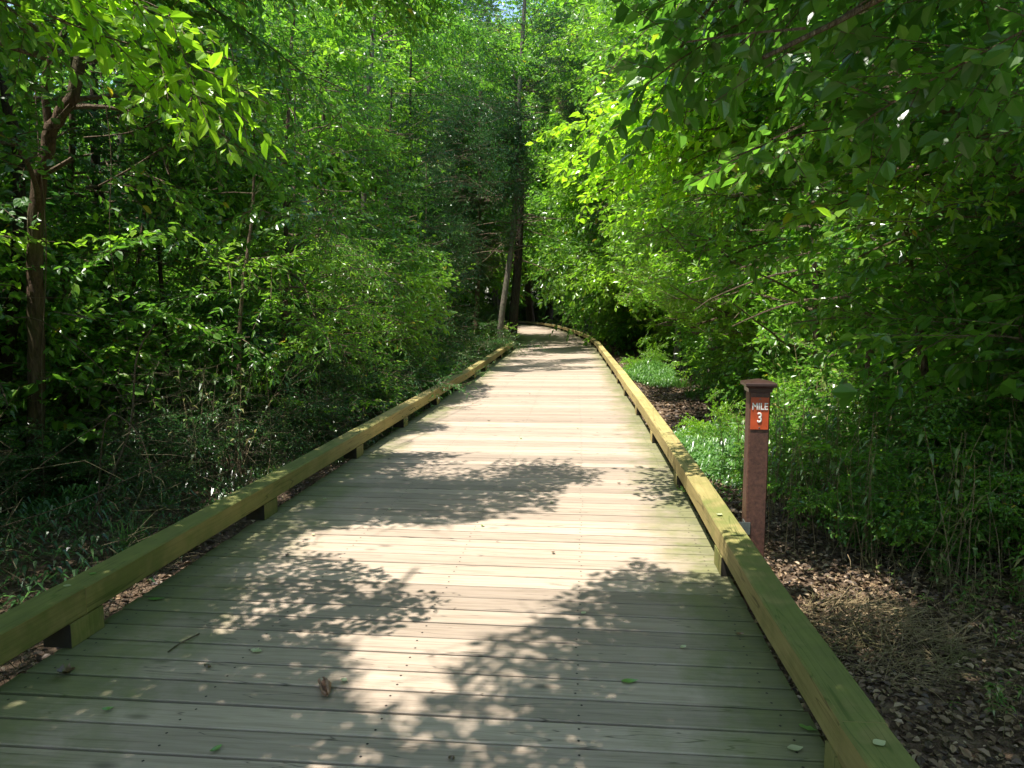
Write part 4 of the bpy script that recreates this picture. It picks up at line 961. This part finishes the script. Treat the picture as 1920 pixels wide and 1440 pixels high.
o = ground_cover('ground_cover', -3.3, 5.8, 1.0, 3.2, 3600, .30, M_leafd, .009, (0, .9)); tag(o, 'dark low herbs beneath the dead stems of the left bank', 'ground cover')
o = ground_cover('ground_cover', -2.45, 12.0, .8, 4.6, 12000, .32, M_cane, .009, (0, .9)); tag(o, 'sparse low herbs along the left rail', 'ground cover')
for (x, y, s, i_) in [(2.45, 5.5, .5, 1), (2.85, 5.0, .5, 0), (3.2, 5.6, .6, 1), (3.3, 4.6, .55, 1), (2.75, 6.6, .6, 0), (3.9, 4.9, .7, 1), (3.1, 7.4, .7, 0), (3.7, 3.9, .5, 1)]:
    put(SHR, i_, x, y, s, None, 1.0, 'small broad-leaved bush just right of the mile post', 'bush', 'small bushes right of the mile post')
for (x, y, s, i_) in [(4.1, 8.9, .9, 1), (4.0, 7.5, .8, 3), (4.5, 10.2, 1.1, 1), (4.8, 8.2, 1.1, 0), (4.7, 12.0, 1.2, 3), (4.9, 14.0, 1.3, 0), (5.4, 9.6, 1.4, 1), (5.6, 11.8, 1.5, 3)]:
    put(SHR, i_, x, y, s, None, 1.15, 'full leafy shrub behind the sunny low green patch', 'shrub', 'shrubs behind the sunny green patch')
for (x, y, s) in [(2.62, 9.6, .40), (3.45, 19.2, .55), (3.3, 8.6, .35), (3.0, 7.2, .28)]:
    put(SHR, 3, x, y, s, None, 1.5, 'bright young shoot in the low green ground cover', 'shoot', 'young shoots in the ground cover')

# --- litter, dead twigs
def litter(name, n, x0, x1, y0, y1, mat, size=(.03, .075), side=1):
    y = rng.uniform(y0, y1, n); off = rng.uniform(x0, x1, n)
    x = cx(y) + side * (hw(y) + off)
    z = gz(x, y) + rng.uniform(.002, .03, n); az = rng.uniform(0, 6.28, n); s = rng.uniform(*size, n)
    d = np.stack([np.cos(az), np.sin(az), rng.normal(0, .25, n)], 1); nn = np.stack([rng.normal(0, .35, n), rng.normal(0, .35, n), np.ones(n)], 1)
    M_ = rot_axes(d, nn); SH = leaf_shape('oval') * np.array([1, 1.3, 1.8])
    L_ = np.stack([x, y, z], 1)[:, None] + np.einsum('kj,njm->nkm', SH, M_) * s[:, None, None]
    g_ = G(); g_.leaves(L_, 0, np.clip(rng.beta(1.6, 1.8, n), 0, .93) + (rng.random(n) < .05) * .1)
    o = g_.build(name, [mat]); return tag(o, None, None, None, 'stuff') or o
o = litter('leaf_litter', 42000, .05, 3.6, .5, 8, M_dry, (.012, .055)); tag(o, 'brown fallen leaves covering the soil right of the walk', 'leaf litter', kind='stuff')
o = litter('leaf_litter', 14000, .0, 5, 6, 24, M_dry, (.05, .10)); tag(o, 'fallen leaves on the farther right bank', 'leaf litter', kind='stuff')
o = litter('leaf_litter', 20000, -.05, 3.2, .5, 12, M_dry, (.014, .06), -1); tag(o, 'brown fallen leaves outside the left rail', 'leaf litter', kind='stuff')
def brush(name, n, side, x0, x1, y0, y1, h, label, lmin=.15, lmax=.7, r=.0022, dens_h=2.0, mat=None):
    g_ = G(); y = rng.uniform(y0, y1, n); off = rng.uniform(x0, x1, n); x = cx(y) + side * (hw(y) + off); z = gz(x, y) + h * rng.random(n) ** dens_h * np.clip(off / .8, .15, 1)
    az = rng.uniform(0, 6.28, n); el = rng.normal(.05, .45, n); L_ = rng.uniform(lmin, lmax, n)
    A = np.stack([x, y, z], 1); d = np.stack([np.cos(az) * np.cos(el), np.sin(az) * np.cos(el), np.sin(el)], 1)
    m = A + d * (L_ * .5)[:, None] + rng.normal(0, .02, (n, 3)); B_ = m + (d + rng.normal(0, .3, (n, 3)) - np.array([0, 0, .15])) * (L_ * .5)[:, None]
    B_[:, 2] = np.maximum(B_[:, 2], gz(B_[:, 0], B_[:, 1])); m[:, 2] = np.maximum(m[:, 2], gz(m[:, 0], m[:, 1]))
    ok = ~(in_walk(m) | in_walk(B_) | in_walk(A)); A, m, B_ = A[ok], m[ok], B_[ok]
    rr = r * rng.uniform(.5, 1.6, len(A)); g_.sticks(A, m, rr, rr * .8); g_.sticks(m, B_, rr * .8, rr * .4)
    o = g_.build(name, [mat or M_straw]); tag(o, label, 'brushwood', kind='stuff'); return o
brush('brushwood', 8000, -1, .1, 3.4, 2.6, 11, 1.2, 'tangle of dead stems and twigs on the left bank', mat=M_dim)
brush('brushwood', 5200, 1, .12, 3.4, 1.4, 8, .22, 'dry twigs lying in the litter right of the walk', .03, .30, .0017, 3.0)
# heap of dry grass at the lower right
g_ = G(); n = 800; a = rng.uniform(0, 6.28, n); q = np.sqrt(rng.random(n)); x = 1.95 + .42 * q * np.cos(a); y = 3.85 + .5 * q * np.sin(a); z = gz(x, y) + .20 * (1 - q) * rng.random(n) + .01
az = rng.normal(.4, .9, n); L_ = rng.uniform(.08, .32, n); A = np.stack([x, y, z], 1); Bq = A + np.stack([np.cos(az) * L_, np.sin(az) * L_, rng.normal(0, .06, n)], 1); Bq[:, 2] = np.maximum(Bq[:, 2], gz(Bq[:, 0], Bq[:, 1]) + .005)
g_.sticks(A, Bq, .0030, .0012); o = g_.build('dry_grass', [M_straw]); tag(o, 'flattened heap of dry straw-coloured grass at the lower right', 'dry grass', kind='stuff')

# --- vines and arching stems, each its own thing
def vine(P, r, label, leafy=0, name='vine'):
    P = smooth_line(P, 8); g_ = G(); g_.tube(P, np.linspace(r, r * .5, len(P)), 5)
    root = empty(name, tuple(P[0])); tag(root, label, 'vine', None)
    g_.build('stem', [M_twig], root, True, P[0]).location = (0, 0, 0)
    if leafy:
        c_ = G()
        for k in range(leafy):
            i = rng.integers(len(P) // 3, len(P)); add_fan(c_, P[i], rng.uniform(0, 6.28), rng.normal(0, .3), .4, 'oval', keep_out)
        if c_.V: c_.build('leaves', [M_leaf, M_twig], root, False, P[0]).location = (0, 0, 0)
    return root
vine([G0(-3.1, 5.4), (-2.95, 5.2, .35), (-2.75, 5.0, .75), (-2.5, 4.9, .62), (-2.42, 4.9, .3)], .007, 'pale stem arching over like a hook on the left bank')
vine([G0(-3.3, 5.6), (-2.95, 5.6, .5), (-2.85, 5.6, 1.1), (-2.7, 5.6, 1.35)], .011, 'upright broken yellowish stalk in the left undergrowth')
vine([G0(-4.2, 5.2), (-3.6, 5.0, .15), (-3.0, 4.9, .55), (-2.6, 4.8, .8)], .006, 'long thin stem slanting up to the right across the left bank')
vine([G0(-3.9, 4.1), (-3.4, 4.4, .05), (-2.9, 4.8, .2), (-2.4, 5.2, .42)], .006, 'low greenish stick slanting over the litter beside the left rail')
vine([(-4.3, 6.3, 1.35), (-4.0, 6.0, 1.4), (-3.7, 5.9, 1.35), (-3.3, 5.9, 1.0), (-3.1, 5.9, .7)], .006, 'thin vine stretching right from the forked trunk')
vine([(-3.9, 6.3, 3.9), (-3.86, 6.2, 3.0), (-3.82, 6.15, 2.0), (-3.9, 6.1, .9), G0(-3.95, 6.1)], .006, 'hanging vine close right of the forked trunk')
vine([(-3.4, 6.3, 3.6), (-3.3, 6.25, 2.8), (-3.32, 6.2, 2.0), (-3.22, 6.2, 1.2)], .004, 'fine dangling vine left of the dead twigs')
vine([(-3.1, 6.6, 3.0), (-2.9, 6.4, 2.6), (-2.8, 6.2, 2.75), (-2.5, 6.1, 2.85)], .008, 'pale dead twig curving up below the left canopy')
vine([(-3.5, 6.4, 2.5), (-3.1, 6.2, 2.62), (-2.7, 6.1, 2.8), (-2.3, 6.1, 2.85)], .009, 'lower pale dead branch lying level under the left canopy')
vine([(-3.6, 6.4, 2.9), (-3.1, 6.2, 2.9), (-2.7, 6.1, 3.02), (-2.4, 6.1, 3.0)], .007, 'uppermost of the pale dead twigs under the left canopy')
vine([(-4.9, 6.0, 1.5), (-4.7, 5.9, .9), (-4.65, 5.8, .4), (-4.5, 5.8, .2)], .007, 'vine looping down past the left edge trunks')
vine([G0(-3.9, 10.9), (-3.75, 10.9, .8), (-3.62, 10.9, 1.6), (-3.45, 10.9, 2.4)], .020, 'slim brown sapling stem between the undergrowth and the canopy, left', 5)
vine([G0(-3.25, 9.9), (-3.2, 9.9, .6), (-3.05, 9.9, 1.2), (-2.9, 9.9, 1.5), (-2.6, 9.9, 2.0)], .020, 'dark forked sapling stem near the middle of the left bank', 5)
vine([(-3.05, 9.9, 1.2), (-3.1, 9.85, 1.6), (-3.25, 9.8, 2.1)], .012, 'left prong of the forked sapling stem')
vine([G0(4.3, 5.0), (4.2, 5.0, .4), (3.8, 4.9, .75), (3.2, 4.9, .9)], .005, 'thin arching twig in the right-hand thicket', 4)
vine([(5.6, 6.4, 1.62), (4.6, 6.2, 1.75), (3.8, 6.1, 1.74), (3.0, 6.0, 1.72)], .007, 'long level twig reaching left in front of the grey trunk', 5)

# --- mile post
ang = math.atan2(0.19, 1.96) # the walk's direction at the post, from +Y towards +X
post = empty('mile_post', (1.435, 4.28, float(gz(1.455, 4.28))), -ang - R(1)); tag(post, 'square brown post with a pyramid cap and a red MILE 3 plate', 'mile marker', None)
zb = post.location.z
def padd(name, g_, mat, smooth=False, parent=None):
    o = g_.build(name, mat, parent or post); return o
g_ = G(); W = .058; ch = .006
sec = [(-W + ch, -W), (W - ch, -W), (W, -W + ch), (W, W - ch), (W - ch, W), (-W + ch, W), (-W, W - ch), (-W, -W + ch)]
ztop = 1.035 - zb; V = [(x, y, -.1) for x, y in sec] + [(x, y, ztop) for x, y in sec]
g_.quads(V, [(i, (i + 1) % 8, (i + 1) % 8 + 8, i + 8) for i in range(8)], 0, .5)
padd('post', g_, [M_post])
g_ = G()
def ringq(levels):
    V = []; F = []
    for (w, z) in levels: V += [(-w, -w, z), (w, -w, z), (w, w, z), (-w, w, z)]
    for k in range(len(levels) - 1):
        for j in range(4): F.append((k * 4 + j, k * 4 + (j + 1) % 4, k * 4 + 4 + (j + 1) % 4, k * 4 + 4 + j))
    F.append((3, 2, 1, 0)); e = (len(levels) - 1) * 4; F.append((e, e + 1, e + 2, e + 3)); return V, F
V, F = ringq([(W + .0008, ztop - .036), (W + .008, ztop - .034), (W + .010, ztop - .012), (W + .026, ztop), (W + .029, ztop + .004), (W + .029, ztop + .016), (W + .026, ztop + .020), (.001, ztop + .040)])
g_.quads(V, F, 0, .5); padd('cap', g_, [M_cap])
g_ = G(); g_.box((0, -W - .0025, .878 - zb), (.100, .003, .186), 0, 0, .5); sign = padd('sign_plate', g_, [M_sign])
def text(body, size, x, z, sx, name):
    cu = bpy.data.curves.new(name, 'FONT'); cu.body = body; cu.size = size; cu.align_x = 'CENTER'; cu.align_y = 'CENTER'; cu.extrude = .0002; cu.offset = 0; cu.bevel_depth = size * .022; cu.bevel_resolution = 0
    t = bpy.data.objects.new(name, cu); COL.objects.link(t); bpy.context.view_layer.update()
    me = bpy.data.meshes.new_from_object(t.evaluated_get(bpy.context.evaluated_depsgraph_get())); bpy.data.objects.remove(t)
    me.materials.clear(); me.materials.append(M_white)
    o = bpy.data.objects.new(name, me); COL.objects.link(o); o.parent = sign; o.location = (x, -W - .0055, z); o.rotation_euler = (R(90), 0, 0); o.scale = (sx, 1, 1); return o
text('MILE', .056, 0, .917 - zb, .80, 'lettering'); text('3', .080, 0, .851 - zb, .78, 'lettering')
for dz in (.961, .795):
    g_ = G(); P = [(0, -W - .0035, dz - zb), (0, -W - .006, dz - zb), (0, -W - .0068, dz - zb)]; g_.tube(P, [.0045, .0042, .001], 10); padd('rivet', g_, [M_steel], parent=sign)
g_ = G(); g_.box((-W - .008, -W - .0025, .195 - zb), (.070, .004, .075), 0, 0, .5); g_.box((-W - .002, -.02, .195 - zb), (.004, .07, .0745), 0, 0, .5); padd('bracket', g_, [M_steel])

# --- small things lying on the planks
def fallen(x, y, L_, w, az, mat, label, curl=.25, cat='leaf', name='fallen_leaf', z=.004, tint=.5, group='fallen leaves on the planks and rails', lobes=0):
    n = 7; g_ = G(); V = []; 
    for i in range(n + 1):
        u = i / n; ww = w * math.sin(math.pi * min(.97, max(.04, u)) ** .85) * (1 + (.35 * math.sin(u * lobes * 6.28) if lobes else 0)); zc = curl * L_ * (u - .5) ** 2 * 1.2
        for sd in (-1, 0, 1): V.append(((u - .5) * L_, sd * ww, zc + abs(sd) * curl * ww * .9 + .001))
    F = []
    for i in range(n):
        for k in (0, 1): F.append((i * 3 + k, (i + 1) * 3 + k, (i + 1) * 3 + k + 1, i * 3 + k + 1))
    g_.quads(V, F, 0, tint); o = g_.build(name, [mat], None, True); o.location = (x, y, z); o.rotation_euler = (0, 0, az)
    tag(o, label, cat, group); return o
M_lf1 = leaf_mat('fallen_green', [(0, (0.10, 0.22, 0.04)), (1, (0.20, 0.34, 0.08))], tr=.1); M_lf2 = leaf_mat('fallen_pale', [(0, (0.36, 0.40, 0.22)), (1, (0.55, 0.52, 0.30))], tr=.1)
M_lf3 = leaf_mat('fallen_brown', [(0, (0.05, 0.035, 0.02)), (1, (0.20, 0.12, 0.06))], tr=.1)
fallen(-1.82, 3.64, .085, .016, .1, M_lf1, 'narrow bright green leaf on the shaded planks near the left rail')
fallen(-1.11, 3.07, .055, .018, -.3, M_lf2, 'pale green ragged leaf on the planks left of centre', lobes=3)
fallen(-1.26, 2.92, .040, .012, -.5, M_lf3, 'small dark curled leaf between two sun flecks', .9)
fallen(-1.82, 2.87, .075, .030, .2, M_lf3, 'dark crumpled leaf near the lower left rail', .9, lobes=4)
fallen(.47, 2.81, .070, .017, .15, M_lf1, 'oval green leaf on the shaded planks right of centre')
fallen(.96, 2.36, .055, .018, .1, M_lf2, 'pale oval leaf near the right rail at the bottom of the view')
fallen(1.05, 2.48, .060, .014, -.6, M_lf1, 'small yellow-green leaf beside the right rail', lobes=2, tint=.95)
fallen(.35, 3.47, .032, .013, .8, M_lf2, 'tiny yellow leaf fragment right of centre', tint=.9)
fallen(1.04, 3.23, .040, .012, .2, M_lf3, 'small reddish-brown leaf near the right rail', .7, tint=.9)
fallen(-.67, 2.81, .030, .013, -.4, M_lf2, 'tiny pale leaf scrap beside the curled bark', .8)
fallen(1.06, 2.01, .042, .017, .3, M_lf2, 'round pale leaf on top of the right rail at the bottom', .1, z=.244)
fallen(1.25, 4.34, .045, .018, .8, M_lf2, 'whitish dropping-like scrap on the right rail before the post', .3, z=.244, lobes=3)
fallen(-2.0, 3.21, .035, .014, .1, M_lf2, 'round yellowish leaf on top of the left rail, nearer of two', .1, z=.244)
fallen(-1.97, 3.36, .035, .014, .1, M_lf1, 'round greenish leaf on top of the left rail, farther of two', .1, z=.244)
for k_, (x_, y_) in enumerate([(-1.35, 4.3), (-1.3, 4.7), (-.2, 4.9), (.25, 4.35), (-.9, 5.3), (-1.0, 6.6), (-1.2, 7.1), (.3, 5.5), (.1, 8.2), (-.3, 9.5), (.8, 8.9), (-.6, 11.2), (.9, 6.1), (-1.45, 5.6), (-1.5, 2.6), (-.2, 2.3), (.75, 3.1), (-1.0, 2.35), (.3, 12.4)]):
    fallen(x_, y_, rng.uniform(.025, .045), .012, rng.uniform(0, 6.28), [M_lf3, M_lf2, M_lf1][k_ % 3], 'tiny scattered leaf scrap on the planks', .7, group='leaf scraps on the planks')
g_ = G(); P = smooth_line([(-1.49, 3.06, .006), (-1.475, 3.13, .008), (-1.45, 3.17, .012), (-1.43, 3.24, .006)], 5); g_.tube(P, .003, 5)
tag(g_.build('twig', [M_twig], None, True, P[0]), 'thin curved twig lying on the shaded planks', 'twig')

# curled strip of bark
g_ = G(); n = 14; V = []; m = 9
for i in range(n + 1):
    u = i / n; rr = .019 * (math.sin(math.pi * (.10 + .86 * u)) ** .6) * (1 + .12 * math.sin(u * 17)); tw = .5 * math.sin(u * 3)
    for k in range(m):
        a = R(-150) + R(300) * k / (m - 1) + tw - R(90); V.append(((u - .5) * .125 + .004 * math.sin(k * 2.1), rr * math.cos(a) + .006 * math.sin(u * 5), .018 + rr * math.sin(a) * .9))
F = [(i * m + k, (i + 1) * m + k, (i + 1) * m + k + 1, i * m + k + 1) for i in range(n) for k in range(m - 1)]
g_.quads(V, F, 0, .9); M_barkpiece = plain('curled_bark', (0.26, 0.15, 0.095), .7, 0, 60, .4, .4)
o = g_.build('bark_piece', [M_barkpiece], None, True); sol = o.modifiers.new('thickness', 'SOLIDIFY'); sol.thickness = .003
o.location = (-0.73, 2.74, .003); o.rotation_euler = (0, 0, R(-62)); tag(o, 'curled strip of reddish-brown bark lying on the sunny planks', 'bark piece')

# ------------------------------------------------------------------ labels: small groups of look-alikes are told apart by distance
ORD = ['nearest to the camera', 'second nearest', 'third nearest', 'fourth nearest', 'fifth nearest', 'sixth nearest', 'seventh nearest', 'eighth nearest', 'ninth nearest', 'farthest off']
by = {}
for o in scene.objects:
    if o.parent is None and o.get('group') and o.get('label'): by.setdefault((o['group'], o['label']), []).append(o)
PARTS = {2: ['left half', 'right half'], 3: ['left third', 'middle third', 'right third'], 4: ['leftmost quarter', 'centre-left quarter', 'centre-right quarter', 'rightmost quarter']}
for (gp_, lb_), L_ in by.items():
    n_ = len(L_)
    if n_ < 2 or n_ > 40: continue
    L_.sort(key=lambda o: math.atan2(o.location.x, o.location.y)); c_ = -(-n_ // 10)
    for q_ in range(c_):
        ch = L_[q_ * n_ // c_:(q_ + 1) * n_ // c_]; ch.sort(key=lambda o: o.location.x ** 2 + o.location.y ** 2)
        for k_, o in enumerate(ch):
            o['label'] = ' '.join((lb_ + (', ' + PARTS[c_][q_] if c_ > 1 else '') + ', ' + (ORD[k_].replace(' to the camera', '') if k_ < len(ch) - 1 else 'farthest')).split()[:16])
